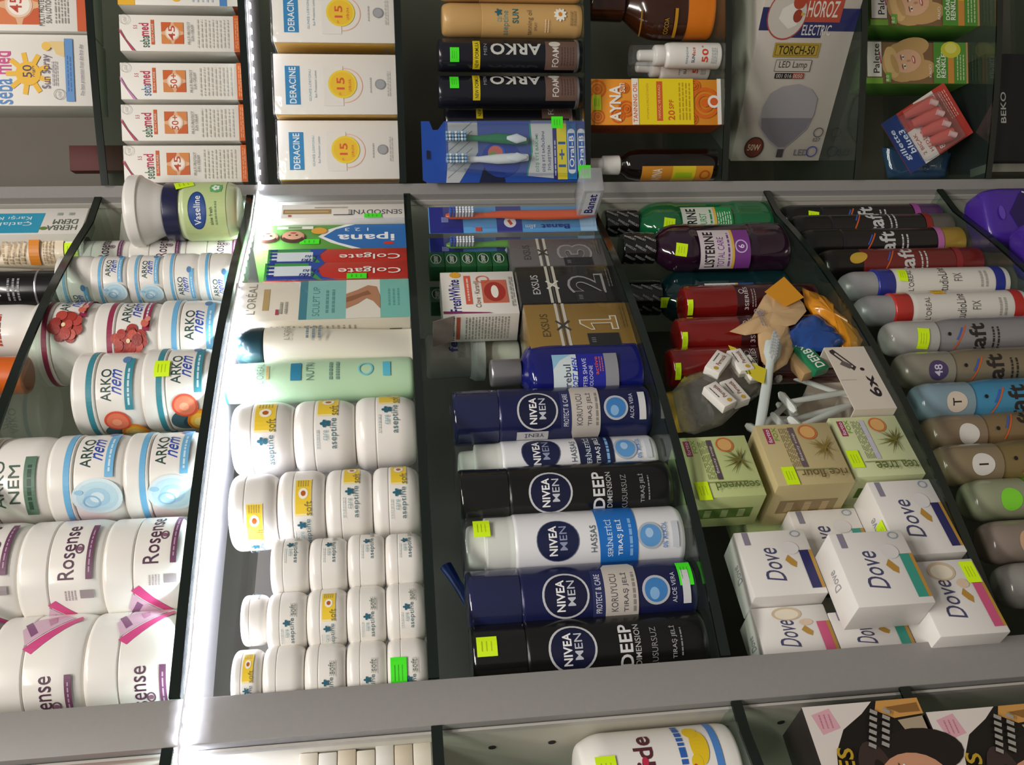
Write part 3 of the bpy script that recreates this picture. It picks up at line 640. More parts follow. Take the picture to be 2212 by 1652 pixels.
# aseptine style white jars
def asep_jar(e, r, h, frac, mode=0, st=False):
    zl = h*.66
    MB().lathe(fil([(r*.5, 0), (r*.84, 0), (r, h*.2), (r, zl-h*.012), (r*.97, zl)], [0, r*.12, r*.3, r*.02, 0]), 44).build('jar_body', WHT, e)
    MB().lathe(fil([(r*.97, zl), (r, zl+h*.012), (r, h*.88), (r*.86, h), (r*.4, h), (0, h*.99)], [0, r*.02, r*.12, r*.1, 0, 0]), 44).build('lid', WHT, e)
    f = phi(e, frac); p = Print(cyl_map(r, f), .004, .0003)
    if mode in (1, 2):
        x0 = r*.55; p.rect(x0-r*.06, h*.27, x0+r*.95, h*.61, 'f4e4a0'); p.rect(x0, h*.28, x0+r*.93, h*.60, 'f0cc3a'); p.lines(x0+r*.72, h*.32, x0+r*.92, h*.57, 5, 'b09a48')
        p.ell(x0+r*.52, h*.44, r*.15, h*.10, 'f8f2e4'); p.ell(x0+r*.52, h*.44, r*.075, h*.05, 'b8601e')
    p.text('aseptine', 0, h*.335, r*.82, h*.13, '4f727a'); p.text('soft', r*.68, h*.345, r*.36, h*.14, '8a8048' if mode in (1, 2) else '6f8c92')
    for q in range(5):
        a = math.radians(90+72*q); p.ell(r*.26+math.cos(a)*r*.055, h*.475+math.sin(a)*h*.055, r*.055, h*.028, '2c6478', 12, rot=90+72*q)
    p.text('care', -r*.05, h*.475, r*.26, h*.07, '8ab0b8'); p.lines(-r*.4, h*.58, r*.1, h*.625, 1, 'b8c4c4')
    if mode == 3: p.lines(r*.45, h*.26, r*.9, h*.40, 3, 'b9b5a8')
    p.build('label_print', e)
    if st: sticker(e, cyl_map(r, phi(e, .05)), 0, h*.72, .022, .012, G_, maxu=.004)
def jarstack(n, bounds, py, r, labels, frs, modes, mrg, sts=None, grp='small white jars'):
    s, d = cylp('C', sum(bounds[-1])/2, py, r, mrg); top = bounds[0][0]
    h = (pt('C', top, py, d-r*.5)[1]-z)/n
    for i in range(n):
        e = thing('face_cream_jar', labels[i], 'jar', 'C', s+random.uniform(-.0008, .0008), d+random.uniform(-.001, .001), z+h*(n-1-i), group=grp)
        asep_jar(e, r, h-.0003, frs[i], modes[i], sts and sts[i])
    return s, d, h
jarstack(3, [(501, 635), (765, 893)], 938, .0335, ['large white face cream jar, %s of the stack of three beside the mint bottle' % w for w in ORD[3]], [.30, -.10, -.40], [1, 1, 1], .004)
jarstack(4, [(497, 592), (800, 893)], 1090, .0325, ['wide white face cream jar, %s of the stack beside the large jars' % w for w in ORD[4]], [.96, .62, -.15, -.05], [1, 1, 1, 1], .004)
jarstack(4, [(586, 661), (824, 901)], 1215, .0238, ['small white face cream jar, %s of the four beside the wide jars' % w for w in ORD[4]], [-.55, -.55, -.55, -.55], [3, 3, 3, 3], .003)
s, d, h = jarstack(4, [(578, 662), (823, 905)], 1328, .0240, ['small white face cream jar, %s of the stack carrying a narrower jar' % w for w in ORD[4]], [.25, .5, .25, .05], [3, 2, 3, 3], .003)
e = thing('face_cream_jar', 'narrow white jar behind the small jars, between the last two stacks', 'jar', 'C', s+.004, d+.0005, z+4*h, group='small white jars'); asep_jar(e, .0195, .020, -1.2, 4)
s, d, h = jarstack(4, [(570, 656), (823, 911)], 1448, .0240, ['small white face cream jar, %s of the stack against the wide post' % w for w in ORD[4]], [1.1, .45, .45, .5], [4, 3, 3, 3], .003, [0, 0, 0, 1])
e = thing('face_cream_jar', 'grey-white jar on top of the stack against the wide post', 'jar', 'C', s, d, z+4*h, group='small white jars'); asep_jar(e, .0235, .0225, .5, 2)
# ------------------------------------------------------------------ third shelf: shaving cans, numbered cartons, toothbrushes
z = ZC[3]
NAVY = mat('navy_metal', '1c2150', .3, coat=.4, metal=.2); BLK = mat('black_metal', '131313', .3, coat=.4, metal=.1); WCN = mat('white_metal', 'e6e6ea', .3, coat=.4)
SILV = mat('silver_plastic', 'a4a4a8', .3, metal=.7)
def gel_can(e, r, h, kind, frac):
    m_ = {'n': NAVY, 'b': BLK, 'w': WCN}[kind]; hc = h*.775
    MB().lathe(fil([(r*.82, 0), (r*.9, 0), (r, h*.02), (r, hc-.002), (r*.96, hc)], [0, .001, .003, .002, 0]), 48).build('can_body', m_, e)
    if kind == 'w':
        MB().lathe(fil([(r*.96, hc), (r*.93, hc+.004), (r*.93, h*.90), (r*.72, h*.905), (r*.70, h*.98), (0, h*.985)], [0, .001, .001, .001, .004, 0]), 40).build('nozzle', mat('white_nozzle', 'e4e4dc', .4), e)
        MB().lathe(fil([(r*.985, hc+.0005), (r*.985, h-.003), (r*.94, h), (0, h)], [0, .003, .002, 0]), 44).build('cap', PLA, e)
    else:
        MB().lathe(fil([(r*.985, hc+.0003), (r*.99, hc+.001), (r*.985, h-.003), (r*.94, h), (0, h)], [0, 0, .003, .002, 0]), 44).build('cap', mat('navy_cap', '23284f', .12, coat=.6) if kind == 'n' else mat('black_cap', '161616', .15, coat=.6), e)
    mp = cyl_map(r, phi(e, frac)); p = Print(mp, .0035, .0003); y = h*.585; R = r*.66
    if kind != 'w': p.ring(0, y, R*1.1, R*1.1, R*.13, 'c9c9cc'); p.ell(0, y, R, R, '141838')
    else: p.ell(0, y, R*1.04, R*1.04, '6a6f86'); p.ell(0, y, R, R, '1a2046')
    p.text('NIVEA', 0, y+R*.24, R*1.45, R*.40, 'f2f2f2', bold=1.2); p.text('MEN', R*.1, y-R*.26, R*1.15, R*.36, 'c3c6d0' if kind != 'w' else '8f97b4', bold=.3)
    if kind == 'n':
        p.rect(-r*.75, h*.415, r*.75, h*.47, '2a2f5e'); p.text('PROTECT & CARE', 0, h*.443, r*1.2, h*.026, 'd5d8e6', bold=.2)
        p.poly([(-r*.85, h*.27), (r*.85, h*.27), (r*1.0, h*.29), (r*1.0, h*.40), (r*.85, h*.415), (-r*.85, h*.415), (-r*1.6, h*.39), (-r*1.6, h*.285)], 'c4bcb4')
        p.text('KORUYUCU', 0, h*.375, r*1.15, h*.03, '55505a', bold=.2); p.text('TIRAŞ JELİ', 0, h*.325, r*1.2, h*.032, '55505a', bold=.3); p.lines(-r*.6, h*.275, r*.6, h*.30, 1, '8a8580')
        p.ell(0, h*.19, r*.44, r*.44, 'b9bcc4'); p.ell(0, h*.19, r*.36, r*.36, '3f7fc0'); p.ell(-r*.1, h*.198, r*.18, r*.15, '86b4e0'); p.text('ALOE VERA', r*.05, h*.11, r*.9, h*.02, 'c9cce0'); p.rr(r*.05, h*.055, r*1.0, h*.035, 'd3d3d6')
    elif kind == 'b':
        p.text('DEEP', 0, h*.36, r*1.25, h*.055, 'd9d9d9', bold=1); p.text('DIMENSION', 0, h*.31, r*1.2, h*.025, 'b9b9b9', bold=.2); p.text('KUSURSUZ', -r*.1, h*.24, r*1.15, h*.026, '8f8f8f'); p.text('TIRAŞ JELİ', 0, h*.155, r*.95, h*.03, 'a5a5a5', bold=.3); p.lines(-r*.4, h*.115, r*.4, h*.13, 1, '8a8a8a')
    else:
        cc = '1f6fc4' if frac > -.3 else '1b2144'
        p.text('HASSAS', 0, h*.425, r*.85, h*.028, '55606a', bold=.1)
        p.poly([(-r*.95, h*.225), (r*1.4, h*.225), (r*1.5, h*.26), (r*1.5, h*.38), (r*1.4, h*.405), (r*.8, h*.405), (-r*.8, h*.395), (-r*1.1, h*.405), (-r*1.5, h*.38), (-r*1.5, h*.25)], cc)
        p.text('SERİNLETİCİ', 0, h*.355, r*1.2, h*.032, 'dce8f4', bold=.2); p.text('TIRAŞ JELİ', 0, h*.305, r*1.15, h*.034, 'f2f6fa', bold=.4); p.lines(-r*.6, h*.24, r*.6, h*.27, 1, '7fb0e4')
        p.ell(0, h*.165, r*.42, r*.42, 'b0b8c2'); p.ell(0, h*.165, r*.35, r*.35, '5f9ad4'); p.ell(r*.08, h*.17, r*.15, r*.13, 'a6c8ea'); p.text('0% ALKOL', 0, h*.10, r*.8, h*.022, '4f86cc', bold=.3); p.rr(0, h*.05, r*.8, h*.03, 'c9ced6')
    p.build('label_print', e); return mp
GC = 'shaving gel cans'
cans = [('n', 896, 985, 1200, -.18, 'navy shaving gel can with silver band, beside the blue aftershave bottle'),
        ('w', 1008, 1005, 1220, -.55, 'white shaving gel can with navy band, half hidden behind a black can'),
        ('b', 1066, 1012, 1235, -.08, 'black shaving gel can between two white cans'),
        ('w', 1170, 1018, 1255, -.08, 'white shaving gel can with bright blue band and yellow price sticker'),
        ('n', 1286, 1066, 1290, -.06, 'navy shaving gel can with green price sticker near its base'),
        ('b', 1400, 1092, 1320, -.06, 'black shaving gel can with yellow sticker on its cap, beside the wide post')]
for i, (kd, py, pxt, pxm, fr_, lb) in enumerate(cans):
    r = .0268; s, d = cylp('C', pxm, py, r, .018 if i != 1 else .038)
    h = .190
    e = thing('shaving_gel_can', lb, 'can', 'C', s, d, z, group=GC); mp = gel_can(e, r, h, kd, fr_)
    if i == 0:
        p = Print(cyl_map(r, phi(e, .70)), .003, .0005); p.rr(0, h*.61, .0105, .030, 'bfbfc2'); p.text('YENİ', 0, h*.60, .019, .006, '4a4a55', rot=90, bold=.3); p.build('new_tag', e)
    if i == 3: sticker(e, cyl_map(r, phi(e, -.58)), 0, h*.92, .016, .014, maxu=.004)
    if i == 4: sticker(e, cyl_map(r, phi(e, -.50)), 0, h*.05, .021, .012, G_, maxu=.004)
    if i == 5: sticker(e, cyl_map(r, phi(e, -.30)), 0, h*.94, .015, .016, maxu=.004)
# nozzle of another white can at the back
s, d = cylp('C', 1040, 1268, .02, .085)
e = thing('shaving_foam_can', 'white can top showing behind the navy can with green sticker', 'can', 'C', s, d, z)
MB().lathe(fil([(.016, 0), (.021, 0), (.021, .150), (.017, .155), (.017, .165)], .002), 36).build('can_body', WCN, e); MB().lathe([(.0165, .165), (.015, .186), (0, .187)], 30).build('nozzle', MATS['white_nozzle'], e)
# aftershave bottle
r = .0300; d = front(.30)+.010+r*.8; s = pt('C', 1250, 800, d)[0]; h = pt('C', 1058, 800, d)[1]-z
e = thing('aftershave_bottle', 'dark blue aftershave bottle with silver cap beside the gold numbered carton', 'bottle', 'C', s, d, z); hb = h*.80
MB().lathe(fil([(r*.8, 0), (r, 0), (r*1.0, hb*.78), (r*.95, hb*.93), (r*.45, hb*.99), (r*.42, hb)], [0, .004, .02, .012, .003, 0]), 48, sy=.72, n=2.6).build('bottle_body', mat('deep_blue_plastic', '14196a', .15, coat=.6), e)
MB().lathe(fil([(r*.43, hb), (r*.455, hb+.001), (r*.455, h-.002), (r*.42, h), (0, h)], [0, 0, .002, .001, 0]), 36).build('cap', SILV, e)
p = Print(cyl_map(r, phi(e, -.1), .74, rf=lambda v: r*1.075), .003, .0010)
p.rect(-r*.75, hb*.56, r*.62, hb*.76, 'cfdce0'); p.poly([(r*.1, hb*.76), (r*.62, hb*.76), (r*.62, hb*.6), (r*.4, hb*.7)], '8fc0dc'); p.text('rebul', -r*.12, hb*.645, r*.75, hb*.06, '3a3f5a', bold=.3); p.text('SOFT MEN', -r*.05, hb*.58, r*1.05, hb*.045, '2d3fc0', bold=.7, shear=.2)
p.rect(-r*.75, hb*.25, r*.62, hb*.555, '23289a'); p.rect(-r*.75, hb*.22, r*.62, hb*.33, '8f8f98'); p.text('AFTER SHAVE', -r*.1, hb*.50, r*1.1, hb*.035, 'd0d4f0', bold=.2); p.text('COLOGNE', -r*.2, hb*.45, r*.8, hb*.03, 'd0d4f0'); p.text('active', r*.2, hb*.40, r*.6, hb*.03, 'e0584a', bold=.5); p.lines(0, hb*.34, r*.5, hb*.38, 2, 'c06a7a'); p.build('label_print', e)
# numbered cartons
boxes = [((515, 574), 1200, '3', '6e6a6a', '9a9696', 'silver grey carton with outlined number three', 1083), ((575, 654), 1220, '2', '121212', '9a9a9a', 'black carton with outlined number two', 1100), ((655, 749), 1245, '1', '9c7a33', 'd8d2c0', 'gold carton with outlined number one', 1120)]
tops = []
for (ys, px, nn_, cc, lc, lb, pxt) in boxes:
    d = -.006
    for _ in range(4):
        s, w = fbox('C', ys, px, d); d = front(s)+.012
    h = .108
    e = boxthing('numbered_carton', lb, 'box', 'C', s, d, z, w-.0008, .045, h, mat('carton_'+nn_, cc, .4, metal=.25, coat=.2), group='numbered cartons'); tops.append((s, d, w, h))
    p = Print(plane_front()); p.text('EXSUS', 0, h*.83, w*.52, h*.075, {'3': '3c3838', '2': 'c9c9c9', '1': '4f3d18'}[nn_], bold=.2)
    for q in (-1, 1): p.rect(-w/2, h*.66+q*h*.035-h*.014, w/2, h*.66+q*h*.035+h*.014, 'c9c5ba')
    p.rect(-w/2, h*.653, w/2, h*.667, '4a443c')
    for q in (45, -45): p.rr(-w*.02, h*.66, w*.30, h*.022, 'dedacf' if nn_ == '2' else '3a362e', q)
    if nn_ == '1': p.poly([(-w*.14, h*.13), (w*.18, h*.13), (w*.18, h*.20), (w*.10, h*.20), (w*.10, h*.50), (w*.0, h*.50), (-w*.14, h*.40), (-w*.14, h*.36), (0, h*.38), (0, h*.2), (-w*.14, h*.2)], lc); p.poly([(-w*.12, h*.145), (w*.16, h*.145), (w*.16, h*.185), (w*.08, h*.185), (w*.08, h*.485), (w*.01, h*.485), (-w*.12, h*.40), (-w*.12, h*.375), (w*.02, h*.395), (w*.02, h*.185), (-w*.12, h*.185)], cc)
    else: p.text(nn_, 0, h*.32, w*.52, h*.38, lc, bold=2.2); p.text(nn_, 0, h*.32, w*.44, h*.33, cc, bold=.9)
    p.rect(-w*.5, h*.15, -w*.22, h*.45, '15151a'); p.text('III', -w*.37, h*.40, w*.1, h*.04, '7a7a80'); p.lines(-w*.1, h*.04, w*.4, h*.10, 2, '6a665e' if nn_ != '1' else '7d6228', .35); p.build('label_print', e)
    MB().box(-w/2-.0002, -.0012, 0, w/2+.0002, .0462, h+.0008, ch=.001).build('film_wrap', FILM, e)
# tooth powder carton on top of the cartons, flap open
s, w = fbox('C', (587, 678), 1030, .012); d = .012; zz = z+tops[1][3]+.0018; h = pt('C', 954, 632, d)[1]-zz
e = boxthing('tooth_powder_carton', 'white tooth powder carton with red lips picture and open flap', 'box', 'C', s, d, zz, w, .040, h, CRD)
p = Print(plane_front()); p.text('FreshWhite', -w*.07, h*.83, w*.76, h*.15, '2a2a86', bold=.9); p.rect(-w*.28, h*.60, w*.40, h*.69, 'd9604a'); p.lines(-w*.2, h*.62, w*.35, h*.67, 1, 'f0c8bc'); p.ell(w*.42, h*.80, .005, .006, 'e2a83a'); p.text('Clove · Karanfil', -w*.05, h*.53, w*.62, h*.07, '8a6a50')
p.rect(-w*.26, h*.12, w*.28, h*.46, 'c96a52'); p.ell(0, h*.29, w*.23, h*.145, 'a8362e'); p.ell(0, h*.29, w*.15, h*.05, 'f2ece0'); p.ring(w*.3, h*.44, .006, .007, .0012, 'd9604a'); p.lines(-w*.35, h*.03, w*.35, h*.09, 2, 'a8a49c'); p.poly([(-w*.5, h), (-w*.44, h), (-w*.48, h*.4), (-w*.5, h*.35)], '8a2a62'); p.build('label_print', e)
p = Print(plane_left(-w/2, .040)); p.text('FreshWhite', .019, h*.90, .034, h*.10, '3a3050', bold=.6); p.rect(.004, h*.78, .036, h*.83, 'c9604a'); p.lines(.004, h*.12, .036, h*.72, 14, 'a39f92', .4); p.build('side_print', e)
fl_ = MB().box(-w/2-.0006, 0, 0, -w/2, .036, .026).build('flap', mat('flap_card', 'b9a9a4', .6), e); fl_.location = (-.001, .002, h-.001); fl_.rotation_euler = (0, math.radians(-20), 0)
# green blade packets on the silver carton
gs, gd, gw, gh = tops[0]
BG = mat('blade_green', '1d5a30', .4, coat=.2)
zz = z+gh+.0012; k_ = 0
for i in range(5):
    for j in range(2):
        s0 = pt('C', 1000, 556+38*j, .03)[0]
        e = thing('blade_packet', 'green razor blade packet, %s in the %s' % (['lowest', 'second lowest', 'middle one', 'second highest', 'topmost'][i], ['column under the blue toothbrush packs', 'column touching the white powder carton'][j]), 'packet', 'C', s0, .032 if j == 0 else .0575, zz+i*.0182, group='green blade packets')
        MB().box(-.0135, 0, 0, .0135, .0215, .0178, ch=.0008).build('carton', BG, e)
        p = Print(plane_front()); p.ell(0, .0098, .0085, .0058, '123c22'); p.ring(0, .0098, .0088, .0062, .0008, 'c9d6c4'); p.text('DERBY', 0, .0098, .013, .0045, 'e4ece0', bold=.6); p.build('label_print', e)
# toothbrush packs
def brush(e, L, colr, y=-.009, x=0, head='e8ecf4', tuft='3f62c0', bend=0):
    pth = [(x, y, .004), (x, y, L*.12), (x-.0005, y, L*.35), (x, y, L*.50), (x+.001, y, L*.62), (x, y, L*.72), (x, y, L*.84), (x, y, L*.94), (x, y, L*.97)]
    MB().tube(pth, [.0035, .0062, .0066, .0058, .0048, .0034, .0046, .0046, .002], 12, flat=.7).build('brush_handle', mat('brush_'+colr, colr, .3, coat=.5), e)
    t = MB()
    for i in range(7):
        for j in range(3): t.lathe([(.0014, 0), (.0013, .009), (0, .0093)], 7, 0, 0, 0)
    b = MB()
    for i in range(8):
        for j in range(3):
            cx, cz = x-.003+.003*j, L*.805+i*.0033*L/.17
            b.tube([(cx, y-.003, cz), (cx, y-.0125, cz)], .0013, 6, mi=(1 if i > 5 else 0))
    o = b.build('bristles', [mat('bristle_white', head, .6), mat('bristle_tip', tuft, .6)], e); o['kind'] = 'stuff'
def brush_pack(e, L, W_, colr, card1, card2):
    MB().box(-W_/2, 0, 0, W_/2, .0008, L, ch=.0003).build('backing_card', mat('card_'+card1, card1, .4, coat=.2), e)
    brush(e, L*.93, colr)
    p = Print(plane_front()); p.rect(-W_/2, L*.80, W_/2, L*.995, '2a2f86'); p.rect(-W_/2, L*.45, W_/2, L*.60, '3a3f92'); p.ell(-W_*.12, L*.52, W_*.2, W_*.2, 'eef0f4'); p.rr(-W_*.12, L*.52, W_*.2, W_*.1, 'd0402c', 30)
    p.text('slim', -W_*.3, L*.40, L*.06, W_*.16, 'e6ecf8', rot=90, bold=.5, shear=.2); p.text('Banat', -W_*.3, L*.25, L*.17, W_*.18, '2a2f86', rot=90, bold=1); p.rect(-W_/2, .0, W_/2, L*.10, '9ec4e6'); p.rr(-W_*.38, L*.71, W_*.14, L*.035, 'c94a3a'); p.lines(-W_*.1, L*.86, W_*.1, L*.95, 1, '8a90d0'); p.build('label_print', e)
    MB().extr([(-W_*.34, .004), (W_*.34, .004), (W_*.34, L*.70), (W_*.27, L*.76), (W_*.27, L*.92), (-W_*.27, L*.92), (-W_*.27, L*.76), (-W_*.34, L*.70)], -.021, -.0002).build('blister', PLA, e, smooth=False)
d = front(.56)-.002; s = pt('C', 1080, 474, d)[0]; L = .198
e = thing('toothbrush_pack', 'orange toothbrush in a blue blister pack with clear end cap', 'toothbrush', 'C', s, d, z, rz=-20, group='toothbrush packs'); brush_pack(e, L, .036, 'd8531f', '5aa0dc', 'b0d0ee')
# clear hanging cap at its foot
c = MB().box(-.012, -.072, .004, .020, -.022, .028, ch=.002).build('end_cap', clear('frosted_cap', 'f4f6f8', .16, .15, .35, 'd6d9dc'), e)
p = Print(lambda u, v, o: (-.012-o, -.047-u, v)); p.rr(0, .016, .042, .016, 'e8eaee'); p.text('Banat', 0, .016, .036, .010, '2a2f86', bold=1); p.build('cap_print', e)
d = front(.52)+.022; s = pt('C', 1010, 520, d)[0]
e = thing('toothbrush_pack', 'green toothbrush in a blue blister pack behind the silver carton', 'toothbrush', 'C', s, d+.012, z, rz=-20, group='toothbrush packs'); brush_pack(e, L, .031, '5a9a2c', '4a86c4', 'b0d0ee')
# translucent cup standing at the back, on a folded stack
d = .085; s = pt('C', 1060, 766, d)[0]
hz = pt('C', 1125, 785, d)[1]
e = boxthing('folded_carton', 'plain dark carton behind the aftershave bottle under the white cup', 'box', 'C', s, d-.028, z, .060, .056, hz-z, mat('dark_card', '2a2824', .6))
e = thing('pump_cup', 'milky plastic cup turned over on a cream lid, behind the aftershave bottle', 'cup', 'C', s, d, hz+.0005)
hh = pt('C', 922, 785, d)[1]-hz
MB().lathe(fil([(.010, 0), (.0155, 0), (.0165, hh*.36), (.0165, hh*.37)], [0, .004, 0, 0]), 36).build('cup_base', mat('cream_plastic', 'e4e6d4', .4, coat=.2), e)
MB().lathe(fil([(.0165, hh*.37), (.029, hh*.38), (.029, hh*.48), (.026, hh*.53), (.026, hh*.535)], [0, .001, .001, .001, 0]), 40).build('flange', mat('milky_plastic', 'dde2de', .35, coat=.2), e)
MB().lathe(fil([(.024, hh*.535), (.0255, hh*.97), (.023, hh), (0, hh)], [0, .002, .002, 0]), 40).build('cup', clear('smoky_cup', 'e6e8e4', .14, .2, .75, 'd2d0c8'), e)
p = Print(cyl_map(.025, phi(e, -.4), rf=lambda v: .0257), .004, .0004); p.text('fe', 0, hh*.72, .012, .010, '2a2a80', bold=.8); p.lines(-.012, hh*.6, .006, hh*.68, 4, '8a8a84'); p.build('label_print', e)
# dark blue toothbrush packs at the back
BL = mat('blue_brush', '1f3f9c', .3, coat=.4)
e = thing('toothbrush', 'blue toothbrush leaning out of its clear sleeve beside the last black can', 'toothbrush', 'C', *[pt('C', 1045, 1340, .10)[0], .10], z)
a0 = wpos('C', pt('C', 1046, 1352, .1)[0], .1, pt('C', 1046, 1352, .1)[1])-e.location; a1 = wpos('C', pt('C', 963, 1222, .1)[0], .1, pt('C', 963, 1222, .1)[1])-e.location
q0 = Vector((a0.x*.2, .0, .004))
MB().tube([q0, a0*.6, a0, a0.lerp(a1, .35), a0.lerp(a1, .7), a1], [.004, .005, .006, .0055, .0045, .006], 12, flat=.7).build('brush_handle', BL, e)
s = pt('C', 1065, 1395, .085)[0]
e = thing('toothbrush_sleeve', 'clear blue sleeve with white label against the wide post', 'packet', 'C', s-.004, .088, z, rz=10)
MB().box(-.022, 0, 0, .022, .008, pt('C', 1025, 1395, .088)[1]-z, ch=.003).build('sleeve', clear('blue_sleeve', 'a8c0e6', .2, .1, .35, '3a5fa8'), e)
p = Print(plane_front()); p.rect(-.012, .06, .010, .10, 'aebccc'); p.rect(-.02, .11, .018, .13, '2f5fb0'); p.build('label_print', e)
s = pt('C', 975, 880, .11)[0]
e = thing('toothbrush', 'white and blue toothbrush standing at the back behind the navy can', 'toothbrush', 'C', s, .115, z)
hh = pt('C', 968, 845, .115)[1]-z
MB().tube([(-.02, 0, .003), (-.012, 0, hh*.4), (-.004, 0, hh*.75), (0, 0, hh*.9), (0, 0, hh)], [.004, .006, .005, .007, .006], 12, flat=.7).build('brush_handle', mat('pale_blue_plastic', '8fa4c4', .3, coat=.3), e)

# ------------------------------------------------------------------ fourth shelf: mouthwash, pile, soaps
z = ZC[4]
def mouthwash(e, r, h, col, lid_t, frac, title, sub, lab1, lab2):
    hb = h*.80
    MB().lathe(fil([(r*.75, 0), (r*.95, 0), (r*1.0, hb*.06), (r, hb*.26), (r*.95, hb*.29), (r*.95, hb*.70), (r*1.0, hb*.74), (r*.96, hb*.88), (r*.62, hb*.97), (r*.45, hb)], [0, .004, .006, .004, .003, .003, .006, .012, .01, 0]), 52, sy=.70, n=2.7).build('bottle_body', mat('mouthwash_'+col, col, .10, coat=.8), e)
    MB().lathe(fil([(r*.50, hb), (r*.56, hb+.001), (r*.55, h-.002), (r*.50, h), (0, h)], [0, 0, .003, .002, 0]), 40).build('cap', mat('black_cap', '161616', .15, coat=.6), e)
    p = Print(cyl_map(r*.56, phi(e, 0)), .003, .0004)
    for i in range(-3, 4):
        for j in range(3): p.text('LISTERINE', i*r*.36+j*.001, hb+(h-hb)*(.2+.3*j), (h-hb)*.34, .0026, 'b9b9b9', rot=62, bold=.4)
    p.build('cap_print', e)
    p = Print(cyl_map(r, phi(e, frac), .72, rf=lambda v: r*1.06), .003, .0012)
    p.rect(-r*.85, hb*.32, r*.85, hb*.70, lab2); p.rect(-r*.85, hb*.46, r*.85, hb*.70, lab1); p.text('LISTERINE', 0, hb*.63, r*1.5, hb*.075, '16161a', bold=1.1); p.text(title, -r*.1, hb*.545, r*1.25, hb*.05, lab2, bold=.1)
    p.rr(0, hb*.452, r*1.7, hb*.02, 'd9b24a'); p.lines(-r*.7, hb*.47, r*.7, hb*.50, 1, lab2)
    if sub: p.ring(r*.15, hb*.39, r*.26, hb*.048, r*.05, 'c9b6e4'); p.text(sub, r*.15, hb*.39, r*.14, hb*.045, 'f0e6fa', bold=.5)
    else: p.lines(-r*.75, hb*.33, r*.6, hb*.44, 6, 'cfe8cf', .4)
    p.build('label_print', e)
GM = 'mouthwash bottles'; i_m = 0
for (py, pxm, r, pxt, colr, frac, ti, su, l1, l2, lb, stk, mg) in (
    (497, 1500, .0315, 1307, '14683c', -.05, 'FRESH BURST', '', 'c9cfc4', '1f8a4a', 'green mouthwash bottle nearest the corner post', (-.1, .80), .002),
    (534, 1560, .0330, 1338, '2a1226', -.05, 'TOTAL CARE', '6', 'cfc4c9', '7a3a8a', 'purple mouthwash bottle between the green and teal ones', (-.1, .84), .006),
    (640, 1590, .0365, 1352, '0f3034', .20, 'TARTAR CONTROL', '', 'd6dcd8', '1f5a8a', 'dark teal mouthwash bottle half hidden behind the red bottles', None, .050)):
    if i_m == 0: r = .0300
    d = front(.45)+mg+r*.7
    for _ in range(4): s = pt('C', pxm, py, d)[0]; d = front(s)+mg+r*.7
    if i_m == 0: s, d = sRp-.032, .042
    i_m += 1
    h = pt('C', pxt, py, d)[1]-z
    e = thing('mouthwash_bottle', lb, 'bottle', 'C', s, d, z, group=GM); mouthwash(e, r, h, colr, 0, frac, ti, su, l1, l2)
    if stk: sticker(e, cyl_map(r, phi(e, stk[0]), .72, rf=lambda v: r*1.04), 0, h*.80*stk[1], .017, .014, maxu=.004, rot=-10)
    else: sticker(e, cyl_map(r*.56, phi(e, .3)), .001, h*.79, .012, .012, maxu=.004)
# red tonic bottles
RG = mat('red_gel', '7a1512', .12, coat=.8); DRG = mat('dark_red_gel', '3a0c0e', .15, coat=.7)
for i, (py, pxm, pxt, mg, lb) in enumerate(((656, 1560, 1470, .022, 'red hair tonic bottle in front of the teal mouthwash'), (726, 1560, 1456, .022, 'red hair tonic bottle between two like it'), (792, 1560, 1440, .028, 'dark red hair tonic bottle beside the yellow packet'))):
    r = .0215; s, d = cylp('C', pxm, py, r, mg); h = pt('C', pxt, py, d)[1]-z
    e = thing('hair_tonic_bottle', lb, 'bottle', 'C', s, d, z, group='red tonic bottles')
    MB().lathe(fil([(r*.7, 0), (r, 0), (r, h*.62), (r*.985, h*.625)], [0, .003, 0, 0]), 44).build('bottle_body', DRG, e)
    MB().lathe(fil([(r*.985, h*.625), (r*.985, h*.96), (r*.9, h), (0, h)], [0, .004, .004, 0]), 44).build('cap', RG, e)
    p = Print(cyl_map(r, phi(e, -.3)), .003, .0004); p.text('3SERIES', 0, h*.555, r*1.3, h*.03, 'c9c0c0', bold=.5); p.ring(r*.35, h*.59, .003, .003, .0008, 'c9c0c0'); p.lines(-r*.5, h*.48, r*.5, h*.52, 2, '9a8a8a'); p.build('label_print', e)
    sticker(e, cyl_map(r, phi(e, .15)), 0, h*.975, .017, .006, maxu=.004)
